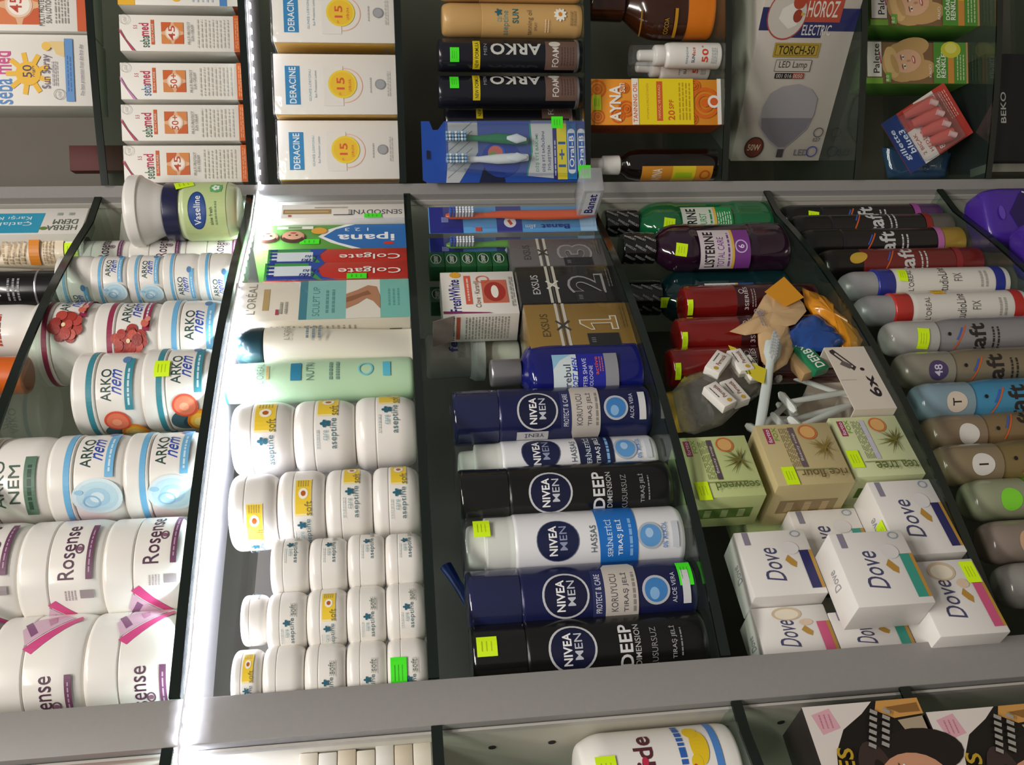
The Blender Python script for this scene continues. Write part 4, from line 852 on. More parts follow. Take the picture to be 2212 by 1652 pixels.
# soap cartons
SG = mat('soap_card_green', 'c3cf8e', .5, noise=.03); SB = mat('soap_card_tan', 'c2b283', .5, noise=.03); SG2 = mat('soap_card_pale', 'ccd2a4', .5, noise=.03)
def soap_print(e, w, h, word, tan):
    dk = '5e6c33' if not tan else '6a5a34'; p = Print(plane_front())
    p.rr(w*.30, h*.87, w*.26, h*.09, '9c3a5c'); p.text('fortto', w*.30, h*.87, w*.22, h*.055, 'f0dce4', bold=.5); p.text('FOX', w*.33, h*.78, w*.22, h*.06, '7aa83c', bold=.4); p.lines(-w*.22, h*.56, w*.42, h*.72, 7, dk, .25); p.rr(w*.10, h*.55, w*.66, h*.07, {'seaweed': '5a4a56', 'rice flour': '6a5a62', 'tea tree': 'c2bdd0'}[word]); p.text('Beauty soap', w*.10, h*.55, w*.45, h*.045, 'd9d4c4')
    p.ring(w*.34, h*.34, w*.125, h*.125, w*.02, 'd0703a'); p.ell(w*.34, h*.34, w*.10, h*.10, 'd9a868'); p.rect(-w*.28, h*.2, -w*.265, h*.78, '8a905c')
    for i in range(26):
        a = math.radians(random.uniform(-70, 250)); q = random.uniform(.5, 1)*w*.26; cx, cy = w*.06, h*.20
        ex_, ey_ = cx+math.cos(a)*q, cy+math.sin(a)*q*1.1; nx, ny = -math.sin(a)*.0009, math.cos(a)*.0009
        if ey_ < h*.02: continue
        p.tris([[(cx+nx, cy+ny), (cx-nx, cy-ny), (ex_, ey_)]], '6f6a30' if not tan else '8a7436')
    p.text(word, -w*.36, h*.36, h*.60, w*.13, dk, rot=90, bold=.3); p.build('label_print', e); return p
for i, (ys, px, zt, zb, word, m_, dd, lb, dep, st) in enumerate((
        ((942, 1074), 1550, -.250, -.3165, 'seaweed', SG, .0, 'pale green soap carton with seaweed drawing, top of the soap stack', .045, (-.40, .84)),
        ((914, 1047), 1735, -.3275, -.3995, 'rice flour', SB, -.004, 'tan soap carton with rice flour drawing, middle of the soap stack', .060, (-.36, .80)),
        ((898, 1028), 1900, -.4045, -.472, 'tea tree', SG2, .0, 'pale green soap carton with tea tree drawing, bottom of the soap stack', .045, (-.22, .90)))):
    s, w = fbox('C', ys, px, dd); h = zt-zb
    e = boxthing('soap_carton', lb, 'box', 'C', s, dd, zb, w, dep, h, m_, group='soap cartons'); soap_print(e, w, h, word, i == 1)
    sticker(e, plane_front(), st[0]*w, st[1]*h, .020, .012)
    p = Print(plane_left(-w/2, dep)); p.rect(dep*.3, h*.12, dep*.62, h*.88, '5f7a3c' if i != 1 else '8a744a'); p.lines(dep*.34, h*.15, dep*.58, h*.85, 3, 'a8b87c' if i != 1 else 'b8a074', .4); p.build('side_print', e)
    if i < 2:  # the carton it stands on
        zt2, zb2 = zb-.0003, (-.3993 if i == 0 else -.472)
        if i == 0: e2 = boxthing('soap_carton', 'pale green soap carton hidden behind the tan one', 'box', 'C', s-.004, dd+.062, -.472, w, .045, zt2+.472, SG, group='soap cartons')
        else: e2 = boxthing('soap_carton', 'green soap carton under the tan one, pushed back', 'box', 'C', s-.012, dd+.048, zb2, w, .012, zt2-zb2, SG, group='soap cartons')
# dove-type soap cartons
DW = mat('soap_white', 'e6e2de', .4, coat=.2, noise=.02)
def dove(e, w, h, dep, acc, pic, st=None, st_top=False):
    p = Print(plane_front()); p.text('Dove', -w*.02, h*.62, w*.50, h*.26, '4a4a6e', bold=.1, shear=.15); p.poly([(w*.02, h*.42), (w*.10, h*.36), (-w*.02, h*.27), (-w*.10, h*.30), (-w*.06, h*.36)], 'b58a3c')
    p.rect(-w*.42, h*.06, w*.16, h*.19, acc); p.rect(-w*.42, h*.015, w*.16, h*.06, 'b58a3c')
    if pic: p.ell(w*.34, h*.55, w*.13, h*.2, 'cdb99c'); p.ell(w*.33, h*.55, w*.10, h*.16, 'e6dcc8'); p.ell(w*.16, h*.33, w*.06, h*.09, 'd8c0a8')
    else: p.rr(w*.38, h*.86, w*.2, h*.08, '8a8496'); p.ring(w*.42, h*.16, w*.05, h*.07, w*.012, '8a9ab0'); p.ell(w*.2, h*.3, w*.1, h*.12, 'd9d6d6')
    p.build('label_print', e)
    p = Print(plane_top(h)); p.text('Dove', 0, dep*.5, w*.25, dep*.32, '9a9aa0', bold=.2, shear=.15); p.build('top_print', e)
NV, TL, PK = '2a2a5e', '3a9484', 'c9557e'
GD = 'white soap cartons'
L1, L2, L3 = (-.472, -.412), (-.4118, -.347), (-.3468, -.270)
doves = [('Dd', (1034, 1199), 1980, .0, *L1, NV, 0, 'white soap carton with navy stripe beside the tea tree carton', (.06, 'top')),
         ('De', (1207, 1376), 2050, .0, *L1, PK, 1, 'white soap carton with pink stripe and yellow price sticker, on the shelf', (.02, 'front')),
         ('Dc', (1146, 1312), 1880, -.016, *L2, TL, 0, 'white soap carton with teal stripe, sticking out over the lower ones', None),
         ('Dg', (1325, 1500), 1880, .008, *L2, TL, 0, 'white soap carton with teal stripe close to the wide post', None),
         ('Db', (1098, 1240), 1790, .034, *L2, TL, 0, 'plain white soap carton pushed back behind the teal striped one', None),
         ('Da', (1145, 1290), 1655, .018, *L3, NV, 0, 'white soap carton with navy stripe, top of the heap', None),
         ('Df', (1318, 1465), 1690, .014, *L3, PK, 1, 'white soap carton with pink stripe, top of the heap by the post', None)]
for nm, ys, px, dd, zb, zt, acc, pic, lb, st in doves:
    s, w = fbox('C', ys, px, dd); h = zt-zb-.0002
    if nm in ('Df', 'Dg'):
        dd = .034; r_ = pt('C', px-60, ys[0]-6, dd)[0]; w = r_-sL-.001; s = sL+.001+w/2
    if nm == 'Df': h = .064
    if nm == 'Da': h = .064
    if nm == 'Dg': s += .0
    e = boxthing('soap_carton', lb, 'box', 'C', s, dd, zb, w-.001, .036, h, DW, group=GD, ch=.0012); dove(e, w-.001, h, .036, acc, pic)
    if st and st[1] == 'top': sticker(e, plane_top(h), -w*.13, .009, .020, .013)
    if st and st[1] == 'front': sticker(e, plane_front(), w*.30, h*.14, .020, .012)
# more cartons under the heap, towards the back
e = boxthing('soap_carton', 'white soap carton underneath the heap at the back, next to the post', 'box', 'C', .056, .076, ZC[4], .070, .06, .1248, DW, group=GD, ch=.0012)
# ------------------------------------------------------------------ the open carton with its pile
z = ZC[4]
def W3(px, py, d, k='C'):
    s, zz, t = pt(k, px, py, d); return wpos(k, s, d, zz)
def pouch(name, label, cat, k, outline, d, bulge, m_, back=None, group=None, prints=None, part='pouch', jitter=.0015):
    """soft packet: outline from the photo at its own depth, bulging to both sides"""
    P = [W3(x, y, d, k) for x, y in outline]; c = sum(P, Vector())/len(P)
    o, s_, n_ = axes(k); zb = min(p.z for p in P)
    e = thing(name, label, cat, k, (c.xy-o).dot(s_), d, zb-EYE, group=group)
    inv_ = Matrix.Rotation(-BAY[k][1], 3, 'Z')
    Q = [inv_@(p-e.location) for p in P]; cc = inv_@(c-e.location)
    # resample the outline
    R = []
    for i in range(len(Q)):
        a, b = Q[i], Q[(i+1) % len(Q)]
        for t in range(4): R.append(a.lerp(b, t/4))
    n = len(R); V = []; F = []
    for sg in (-1, 1):
        b0 = len(V)
        for q, bl in ((1.0, .06), (.82, .6), (.5, 1.0)):
            for r_ in R:
                v = cc.lerp(r_, q); V.append((v.x, sg*bulge*bl+random.uniform(-jitter, jitter)*(q < 1), v.z))
        V.append((cc.x, sg*bulge*1.05, cc.z))
        for j in range(2):
            for i in range(n): F.append((b0+j*n+i, b0+j*n+(i+1) % n, b0+(j+1)*n+(i+1) % n, b0+(j+1)*n+i))
        for i in range(n): F.append((b0+2*n+i, b0+2*n+(i+1) % n, b0+3*n))
    h = 3*n+1
    for i in range(n): F.append((i, (i+1) % n, h+(i+1) % n, h+i))
    MB().add(V, F).build(part, m_, e, ang=60); return e
def sub_patch(e, k, outline, d, off, col, name='printed_patch'):
    inv_ = Matrix.Rotation(-BAY[k][1], 3, 'Z'); P = [inv_@(W3(x, y, d, k)-e.location) for x, y in outline]
    p = Print(lambda u, v, o: (u, -off-o, v)); p.poly([(q.x, q.z) for q in P], col); return p.build(name, e)
def uv(e, k, px, py, d):
    q = Matrix.Rotation(-BAY[k][1], 3, 'Z')@(W3(px, py, d, k)-e.location); return q.x, q.z
TW = mat('tray_card', 'd9cfc2', .55, noise=.03)
dd = front(.31)+.010
sa, sb = pt('C', 1937, 881, dd)[0], pt('C', 1861, 748, dd)[0]; w = sb-sa; s = (sa+sb)/2; h = pt('C', 1812, 815, dd)[1]-z; dep = .105
e = thing('display_tray', 'open white display carton with razor drawing holding razors and packets', 'tray', 'C', s, dd, z)
t = .0012
MB().box(-w/2, 0, 0, w/2, t, h).build('front_wall', TW, e); MB().box(-w/2, dep-t, 0, w/2, dep, h+.04).build('back_wall', TW, e)
MB().box(-w/2, t, 0, -w/2+t, dep-t, h).build('side_wall', TW, e); MB().box(w/2-t, t, 0, w/2, dep-t, h).build('side_wall', TW, e); MB().box(-w/2+t, t, 0, w/2-t, dep-t, t).build('tray_base', TW, e)
p = Print(plane_front()); p.text('6x', -w*.15, h*.30, w*.34, h*.26, '2e2630', bold=1.2); p.ell(w*.12, h*.34, .0022, .0022, '2e2630'); p.poly([(w*.1, h*.55), (w*.16, h*.46), (w*.46, h*.82), (w*.44, h*.92), (w*.40, h*.92)], '3a3234'); p.poly([(w*.15, h*.56), (w*.17, h*.52), (w*.40, h*.80), (w*.38, h*.84)], 'cfc5b8'); p.rr(w*.2, h*.68, w*.12, h*.16, '6a5f5c', 50); p.rect(-w*.05, h*.62, -w*.045, h*.99, 'b0a698'); p.build('front_print', e)
# razors
RW = mat('razor_white', 'dfe4df', .35, coat=.3)
rz = [((1688, 806), (1832, 856), .030, 'white disposable razor lying highest across the open carton'), ((1706, 868), (1832, 846), .022, 'white disposable razor with rounded head in the open carton'), ((1690, 912), (1838, 874), .034, 'white disposable razor low in the open carton'), ((1730, 920), (1842, 872), .016, 'white disposable razor against the front of the open carton'), ((1705, 885), (1800, 815), .055, 'white disposable razor at the back of the open carton'), ((1640, 930), (1704, 868), .040, 'white razor head and handle leaning out of the open carton')]
for i, (a, b, d, lb) in enumerate(rz):
    A_, B_2 = W3(*a, d), W3(*b, d+.012); o, s_, n_ = axes('C'); c = B_2
    e = thing('razor', lb, 'razor', 'C', c.x-o.x, c.y-o.y, c.z-EYE, group='razors in the open carton')
    v = A_-c
    MB().tube([(0, 0, 0), v*.1, v*.5, v*.9, v], [.002, .0032, .0036, .003, .0032], 10, flat=.8).build('handle', RW, e)
    u_ = v.normalized(); sd = u_.cross(Vector((0, 1, 0))).normalized()
    q = v+u_*.003
    MB().tube([q-sd*.014, q-sd*.010, q+sd*.010, q+sd*.014], [.002, .0042, .0042, .002], 8).build('head', RW, e)
# white toothbrush
A_, B_2 = W3(1672, 735, -.006), W3(1640, 930, .012); c = B_2; o = axes('C')[0]
e = thing('toothbrush', 'clear white toothbrush standing among razors in the open carton', 'toothbrush', 'C', c.x-o.x, c.y-o.y, c.z-EYE)
v = A_-c; MB().tube([(0, 0, 0), v*.2, v*.5, v*.66, v*.74, v*.84, v*.97, v], [.0045, .005, .005, .0042, .004, .0085, .0085, .004], 12, flat=.5).build('brush_handle', mat('frost_plastic', 'c9d2ce', .25, coat=.4), e)
b = MB(); u_ = v.normalized(); sd = Vector((1, 0, 0))
for i in range(7):
    for j in range(-1, 2):
        q = v*(.78+.033*i)+sd*j*.005; b.tube([q+Vector((0, -.003, 0)), q+Vector((0, -.011, 0))], .0019, 6)
o2 = b.build('bristles', mat('bristle_grey', 'a8acac', .6), e); o2['kind'] = 'stuff'
# packets
OR = mat('orange_foil', 'e0921f', .25, coat=.5, bump=.25, nscale=70); CRM = mat('cream_paper', 'd2b083', .5, bump=.2, nscale=60); BLF = mat('blue_foil', '1f4a94', .25, coat=.5, bump=.25, nscale=70)
e = pouch('snack_packet', 'folded cream paper packet with orange corners above the razors', 'packet', 'C', [(1576, 716), (1622, 690), (1650, 640), (1690, 606), (1735, 655), (1742, 672), (1718, 700), (1660, 716), (1610, 724)], .004, .004, CRM)
sub_patch(e, 'C', [(1648, 640), (1690, 607), (1733, 652), (1693, 672), (1668, 655)], .004, .0062, 'e29a24', 'orange_corner')
p = Print(lambda u, v, o: (u, -.0066-o, v)); u0, v0 = uv(e, 'C', 1636, 684, .004); p.ring(u0, v0, .0055, .0055, .001, '9a92a0'); p.text('B', u0, v0, .004, .006, '9a92a0', bold=.4); u0, v0 = uv(e, 'C', 1640, 700, .004); p.lines(u0-.01, v0-.004, u0+.014, v0+.002, 2, '8f8796'); p.build('stamp_print', e)
e = pouch('snack_packet', 'glossy orange snack packet bent over beside the hair spray caps', 'packet', 'C', [(1733, 622), (1762, 634), (1795, 652), (1800, 668), (1842, 706), (1864, 734), (1858, 748), (1816, 750), (1800, 716), (1760, 680), (1738, 660)], .010, .007, OR)
sub_patch(e, 'C', [(1742, 640), (1760, 650), (1764, 658), (1745, 652)], .010, .0075, 'a8761c')
e = pouch('snack_packet', 'shiny blue packet tucked under the orange one', 'packet', 'C', [(1704, 718), (1732, 688), (1760, 678), (1802, 708), (1826, 738), (1795, 760), (1740, 758), (1712, 752)], .006, .008, BLF)
e = pouch('paper_packet', 'curled tan paper packet behind the clear toothbrush', 'packet', 'C', [(1636, 708), (1700, 690), (1708, 724), (1716, 752), (1700, 786), (1668, 806), (1645, 780), (1638, 745)], .006, .004, CRM)
# yellow and clear sachet bag
e = pouch('sachet_bag', 'clear bag with yellow band holding small white boxes', 'bag', 'C', [(1452, 846), (1480, 812), (1530, 800), (1565, 768), (1640, 812), (1650, 845), (1600, 880), (1560, 918), (1500, 938), (1470, 930)], .012, .012, clear('bag_film', 'e6e6de', .14, .15, .16, 'b8b6ac', bump=.7), part='film')
sub_patch(e, 'C', [(1566, 766), (1582, 772), (1606, 800), (1648, 818), (1642, 850), (1624, 842), (1600, 820), (1580, 796)], .012, .0135, 'd9c92e', 'yellow_band')
p = Print(lambda u, v, o: (u, -.0139-o, v)); u0, v0 = uv(e, 'C', 1614, 806, .012); p.text('Adel', u0, v0, .013, .006, '3a3a1e', rot=130, bold=.4); u0, v0 = uv(e, 'C', 1606, 820, .012); p.lines(u0-.006, v0-.003, u0+.006, v0+.003, 2, '6a6a2a'); p.build('band_print', e)
e = pouch('sachet', 'ochre yellow sachet behind the clear bag, above the soap cartons', 'packet', 'C', [(1428, 850), (1480, 838), (1500, 880), (1505, 930), (1450, 936), (1440, 900)], .030, .005, mat('ochre_foil', 'a8862a', .35, coat=.3, bump=.2))
e = pouch('sachet', 'yellow cornered sachet sticking out beside the dark red tonic', 'packet', 'C', [(1474, 818), (1528, 800), (1520, 812), (1490, 828), (1460, 838)], .022, .002, mat('yellow_foil', 'd0b02c', .35, coat=.3))
def tiltbox(name, label, cat, px, py, d, w, h, dep, rot, m_, group=None, rz_=0):
    q = W3(px, py, d); o = axes('C')[0]
    e = thing(name, label, cat, 'C', q.x-o.x, d, q.z-EYE, rz=rz_, tilt=Matrix.Rotation(math.radians(rot), 3, 'Y'), group=group)
    MB().box(-w/2, 0, -h/2, w/2, dep, h/2, ch=.0008).build('carton', m_, e); return e
for i, (px, py, rot, d, lb) in enumerate(((1552, 780, 40, .004, 'small white pastille box standing above the yellow band'), (1600, 776, -12, .009, 'small white pastille box behind the yellow band'), (1622, 790, -14, .011, 'small white pastille box touching the clear toothbrush'), (1556, 850, -27, .001, 'small white pastille box lying low in the clear bag'), (1588, 842, -20, .010, 'small white pastille box under the yellow band end'))):
    e = tiltbox('pastille_box', lb, 'box', px, py, d-.012, .030, .016, .010, rot, CRD, 'pastille boxes')
    p = Print(plane_front()); p.lines(-.003, .003, .011, .0055, 1, '5a4038'); p.text('Permatik', .003, -.0015, .017, .0044, '8a5040', bold=.5); p.ell(-.0105, -.002, .0024, .0024, 'c9a23a'); p.build('label_print', e)
e = tiltbox('blade_packet', 'green razor blade packet tilted among the packets in the open carton', 'packet', 1752, 768, .004, .040, .017, .010, 78-90-90+90, mat('derby_green', '1d7a52', .4, coat=.2)); 
p = Print(plane_front()); p.text('DERBY', 0, 0, .034, .010, 'eef2e8', bold=.8); p.build('label_print', e)
e.rotation_euler = (Matrix.Rotation(math.radians(-18), 3, 'Y')).to_euler()
e = tiltbox('match_box', 'tan cardboard box beside the green blade packet', 'box', 1728, 780, .010, .034, .014, .012, 0, mat('tan_card', 'b8976a', .6)); e.rotation_euler = (Matrix.Rotation(math.radians(-18), 3, 'Y')).to_euler()
# ------------------------------------------------------------------ fifth shelf: hair sprays
z = ZC[5]
GH = 'hair spray cans'
def spray_print(e, r, h, word, col, frac, band=None, bandc=None, power=None):
    p = Print(cyl_map(r, phi(e, frac)), .003, .0003); p.text(word, 0, h*.50, r*1.7, h*.10, col, bold=1.0); p.rr(r*.1, h*.60, r*1.4, h*.008, 'd0602c', -28); p.rr(r*.3, h*.605, r*.7, h*.008, '3a5fc0', -28)
    p.lines(-r*.6, h*.36, r*.6, h*.42, 2, col, .35)
    if band: p.rect(-r*1.4, h*band[0], r*1.4, h*band[1], bandc)
    if power: p.text(power, -r*.5, h*.25, h*.22, r*.35, '8a8a8a', rot=90, bold=.3)
    p.build('label_print', e)
def black_spray(e, r, h, basec, bandc, word, frac, bodyc='161416', capc='121212', power=None):
    MB().lathe(fil([(r*.85, 0), (r*.97, 0), (r, h*.012), (r, h*.14)], [0, .001, .002, 0]), 40).build('base_band', mat('spray_base_'+basec, basec, .35, metal=.3, coat=.3), e)
    MB().lathe(fil([(r*.999, h*.14), (r*.999, h*.755), (r*.94, h*.77)], [0, .003, 0]), 40).build('can_body', mat('spray_'+bodyc, bodyc, .25, coat=.5), e)
    MB().lathe(fil([(r*.95, h*.77), (r, h*.775), (r*.99, h*.95), (r*.8, h), (0, h)], [0, 0, .008, .006, 0]), 40).build('cap', mat('spray_cap_'+capc, capc, .3, coat=.4), e)
    spray_print(e, r, h, word, 'c9c9c9', frac, (.145, .185), bandc, power)
def white_spray(e, r, h, colr, frac):
    MB().lathe(fil([(r*.8, 0), (r*.95, 0), (r, h*.03), (r, h*.68), (r*.97, h*.70), (r*.97, h*.705)], [0, .002, .005, .01, 0, 0]), 40).build('can_body', mat('white_can', 'dcd8d0', .3, coat=.4), e)
    MB().lathe(fil([(r*.98, h*.705), (r*1.0, h*.71), (r*.97, h*.80), (r*.9, h*.805)], [0, 0, .002, 0]), 40).build('collar', mat('collar_'+colr, colr, .3, coat=.5), e)
    MB().lathe(fil([(r*.86, h*.805), (r*.86, h*.93), (r*.55, h*.99), (0, h)], [0, .01, .008, 0]), 40).build('cap', mat('grey_dome', 'a6a7a9', .35, metal=.2), e)
    p = Print(cyl_map(r, phi(e, frac)), .003, .0003); p.text("L'ORÉAL", r*.0, h*.62, r*1.3, h*.04, '55504c'); p.text('StudioLine', 0, h*.42, r*1.7, h*.055, '4a4644'); p.text('FIX', r*.1, h*.33, r*.5, h*.05, '6a6664'); p.rect(-r*1.5, h*.04, r*1.5, h*.10, colr); p.lines(-r*.5, h*.14, r*.5, h*.2, 2, 'a8a49c'); p.build('label_print', e)
def clear_cap_spray(e, r, h, colr, capc, frac, badge):
    MB().lathe(fil([(r*.85, 0), (r*.97, 0), (r, h*.012), (r, h*.62), (r*.86, h*.70), (r*.84, h*.72)], [0, .001, .002, .012, .004, 0]), 40).build('can_body', mat('spray_body_'+colr, colr, .3, metal=.45, coat=.3), e)
    MB().lathe(fil([(r*.88, h*.715), (r*.92, h*.72), (r*.92, h*.93), (r*.72, h), (0, h)], [0, 0, .012, .008, 0]), 40).build('cap', mat('smoke_cap_'+capc, capc, .25, coat=.5), e)
    spray_print(e, r, h, 'taft', '2a2422', frac)
    if badge:
        p = Print(cyl_map(r*.92, phi(e, 0)), .003, .0004); p.ell(0, h*.82, r*.5, h*.055, badge[0]); p.text(badge[2], 0, h*.82, None, h*.045, badge[1], bold=.5); p.build('badge_print', e)
    p = Print(cyl_map(r*.95, phi(e, -.2), rf=lambda v: r*.955), .003, .0004); p.ell(0, h*.665, .002, .002, '15151a'); p.build('nozzle_dot', e)
sp = [(462, 1670, 'b', ('5a3a6a', 'a04a9a', 'taft', -.1, '161416', '121212', 'POWER'), 'black hair spray can with purple base band against the corner post', .0),
      (498, 1694, 'b', ('6a665e', '8a2a20', 'taft', -.6), 'black hair spray can with grey base beside the purple banded one', .006),
      (528, 1724, 'b', ('b08f3a', 'b56aa4', 'taft', 0), 'black hair spray can with gold base and pink band', .012),
      (573, 1768, 'b', ('7a2220', '8a2a2a', 'taft', -.3, '6e1f1e', '15120f'), 'dark red hair spray can with black cap', .018),
      (617, 1809, 'w', ('26308a', -.35), 'white hair spray can with blue collar and grey dome cap', .014),
      (669, 1843, 'w', ('b8302a', -.1), 'white hair spray can with red collar and grey dome cap', .018),
      (729, 1904, 'c', ('a19ea2', 'b2b0ac', .1, None), 'silver hair spray can with price sticker on its cap', .014),
      (797, 1932, 'c', ('93866f', '8a8678', .1, ('4a3f66', 'cfc6dc', '48')), 'champagne hair spray can with dark round badge on its cap', .018),
      (865, 1966, 'c', ('4d9cc8', '7f97a4', .1, ('d2c4b4', '2a2422', 'T')), 'sky blue hair spray can with pale round badge', .014),
      (934, 1992, 'c', ('927a58', '85725c', -.2, ('d8d4cc', 'a03028', '')), 'tan hair spray can beside the sky blue one', .026),
      (1000, 2012, 'c', ('8f7c50', '86765c', 0, ('d8d4ce', '2a2422', '1')), 'gold hair spray can with a white badge marked one', .014),
      (1075, 2076, 'c', ('62b82a', '8f9478', 0, ('7fd436', '5aa82a', '')), 'bright green hair spray can', .018),
      (1166, 2112, 'c', ('94383c', '86786e', 0, ('c9a284', 'd0502c', 'x')), 'rose red hair spray can with tan badge', .016),
      (1258, 2148, 'c', ('77716a', '8f8c86', 0, None), 'grey hair spray can with sticker beside the rose red one', .016)]
for i, (py, pxt, kd, ar, lb, mg) in enumerate(sp):
    r = .0215 if i > 5 else .0205; s, d = cylp('C', pxt+160, py, r, mg); h = min(pt('C', pxt, py, d)[1]-z, .215)
    if i == 0: s = min(s, sRp-r-.002)
    e = thing('hair_spray_can', lb, 'can', 'C', s, d, z, group=GH)
    {'b': black_spray, 'w': white_spray, 'c': clear_cap_spray}[kd](e, r, h, *ar)
    if i == 0: sticker(e, cyl_map(r, phi(e, -.3)), 0, h*.83, .012, .014, maxu=.004, rot=-10)
    if i == 3:
        p = Print(cyl_map(r, phi(e, -.5)), .003, .0004); p.ell(0, h*.80, .007, .012, 'c9a23a', rot=20); p.build('cap_mark', e)
    if i == 4: sticker(e, cyl_map(r, phi(e, -.6)), 0, h*.66, .016, .011, maxu=.004, rot=-5)
    if i == 5: sticker(e, cyl_map(r, phi(e, -.95)), 0, h*.53, .012, .015, 'f0b41e', maxu=.004)
    if i == 6: sticker(e, cyl_map(r*.93, phi(e, 0)), 0, h*.82, .022, .013, maxu=.004, rot=-5)
    if i == 13: sticker(e, cyl_map(r*.93, phi(e, -.3)), 0, h*.80, .022, .013, maxu=.004)
# ------------------------------------------------------------------ lower shelf: purple pads
ZC6 = -.93
shelf('C', ZC6, 'glass shelf under the purple pad packs', sL, sRp)
PUR = mat('purple_film', '4a2a9a', .3, coat=.4, bump=.15, nscale=40)
def padpack(label, px, py, d, wd_, hh, dep, rz_, word):
    s = pt('C', px, py, d)[0]; e = thing('pad_pack', label, 'packet', 'C', s, d, ZC6, rz=rz_, group='purple pad packs')
    m_ = MB(); N = 28; rows = [(0, .86), (.06, .97), (.5, 1.0), (.94, .97), (1, .86)]
    m_.lathe(fil([(wd_*.38, 0), (wd_*.47, 0), (wd_*.5, hh*.1), (wd_*.5, hh*.9), (wd_*.44, hh), (0, hh)], [0, .008, .01, .012, .01, 0]), 40, sy=dep/wd_, n=4.5); m_.build('film_pack', PUR, e)
    p = Print(plane_front(-dep/2-.0006)); p.poly([(-wd_*.4, hh*.12), (wd_*.4, hh*.12), (wd_*.4, hh*.76), (0, hh*.86), (-wd_*.4, hh*.80)], '2a1a5a'); p.text(word, 0, hh*.70, wd_*.66, hh*.12, 'd9d2ea', bold=.2, shear=.3); p.rr(0, hh*.56, wd_*.4, hh*.02, 'b0a2d8', 8); p.ell(0, hh*.91, wd_*.12, hh*.02, '6a48c0'); p.build('label_print', e); return e
padpack('purple pad pack with white brushed lettering below the black hair sprays', 2100, 478, .012, .075, .208, .05, -30, 'Orkid')
padpack('second purple pad pack below the dark red hair spray', 2150, 545, .0, .07, .195, .045, -30, 'Orkid')
s = pt('C', 2190, 600, .03)[0]
e = thing('pad_pack', 'blue pad pack below the white hair sprays', 'packet', 'C', s-.03, .05, ZC6, group='purple pad packs')
MB().lathe(fil([(.03, 0), (.036, 0), (.038, .01), (.038, .135), (.03, .15), (0, .15)], [0, .006, .006, .01, .008, 0]), 36, sy=.6, n=4).build('film_pack', mat('blue_film', '2a5fae', .3, coat=.4, bump=.15), e)
# ------------------------------------------------------------------ the angled bay
def rbox(name, label, cat, ys, px, z, pxt, dep, m_, mg=.010, k='R', group=None, h=None, part='carton'):
    d = mg
    for _ in range(5):
        s, w = fbox(k, ys, px, d); d = front(min(max(s, 0), W))+mg
    if h is None: h = pt(k, pxt, sum(ys)/2, d)[1]-z
    return boxthing(name, label, cat, k, s, d, z, w, dep, h, m_, group=group, part=part), w, h
# sun spray cartons, top shelf
z = ZR[0]
def sunburst(p, cx, cy, q, col, cols):
    p.rect(cx-q, cy-q, cx+q, cy+q, 'e8b48c')
    for dx, dy, c in ((-1, -1, 0), (1, -1, 1), (-1, 1, 1), (1, 1, 0)):
        p.poly([(cx+dx*q, cy+dy*q), (cx+dx*q*.12, cy+dy*q), (cx+dx*q*.2, cy+dy*q*.7), (cx+dx*q*.5, cy+dy*q*.5), (cx+dx*q*.7, cy+dy*q*.2), (cx+dx*q, cy+dy*q*.12)], cols[c])
    p.ell(cx, cy, q*.66, q*.66, 'f0cdb4'); p.ell(cx, cy, q*.54, q*.54, 'f8efe4')
e, w, h = rbox('sun_spray_carton', 'white sun spray carton with yellow sun and blue band', 'box', (75, 229), 150, z, 0, .05, CRD, .012, h=.150)
p = Print(plane_front()); p.text('seba', -w*.30, h*.66, w*.36, .022, '4f86c4', bold=.6); p.text('med', w*.10, h*.66, w*.32, .022, 'd0488a', bold=.9)
for i in range(9):
    a = math.radians(40*i+10); p.rr(math.cos(a)*.0185-w*.05, h*.47+math.sin(a)*.0185, .011, .0055, 'f2bc2e', 40*i+10)
p.ell(-w*.05, h*.47, .0135, .0135, 'f2bc2e'); p.text('50', -w*.02, h*.475, .014, .010, '4a3a5a', bold=.3); p.text('high', -w*.02, h*.43, .012, .004, '4a3a5a', shear=.3)
p.text('Sun Spray', -w*.02, h*.335, w*.48, .0115, '6a5a78'); p.lines(-w*.22, h*.255, w*.12, h*.30, 3, 'a8a0ac', .4); p.rect(-w*.44, h*.14, w*.44, h*.20, '5f92cc'); p.lines(-w*.3, h*.15, w*.2, h*.19, 2, '3f6aa8', .4); p.ring(-w*.34, h*.25, .006, .006, .0006, '8a8a8a'); p.text('UVA', -w*.34, h*.25, .007, .0028, '8a8a8a')
p.poly([(w*.18, h*.20), (w*.40, h*.20), (w*.40, h*.30), (w*.34, h*.34), (w*.30, h*.28), (w*.22, h*.26)], 'e6c98a'); p.ell(w*.33, h*.33, .005, .005, 'efc25a'); p.text('The best protection from the first day', 0, h*.08, w*.72, .004, '5a4a6a', bold=.2); p.build('label_print', e)
e, w, h = rbox('sun_lotion_carton', 'white sun lotion carton with orange sunburst on the top shelf', 'box', (-44, 68), 150, z, 0, .05, CRD, .012, h=.150, group='sun cartons')
p = Print(plane_front()); sunburst(p, 0, h*.50, .022, '', ('cf5a2c', 'dd7a44')); p.text('45', 0, h*.52, .018, .013, 'c4402c', bold=.4); p.text('MULTI PROTECT', -w*.1, h*.34, w*.6, .006, '5a5550'); p.text('SUN LOTION', -w*.1, h*.29, w*.5, .006, '5a5550'); p.lines(-w*.35, h*.14, w*.3, h*.25, 5, 'b0aca4', .35); p.rect(-w*.5, h*.02, w*.5, h*.085, 'cf5a2c'); p.build('label_print', e)
q = pt('R', 175, 345, .20)
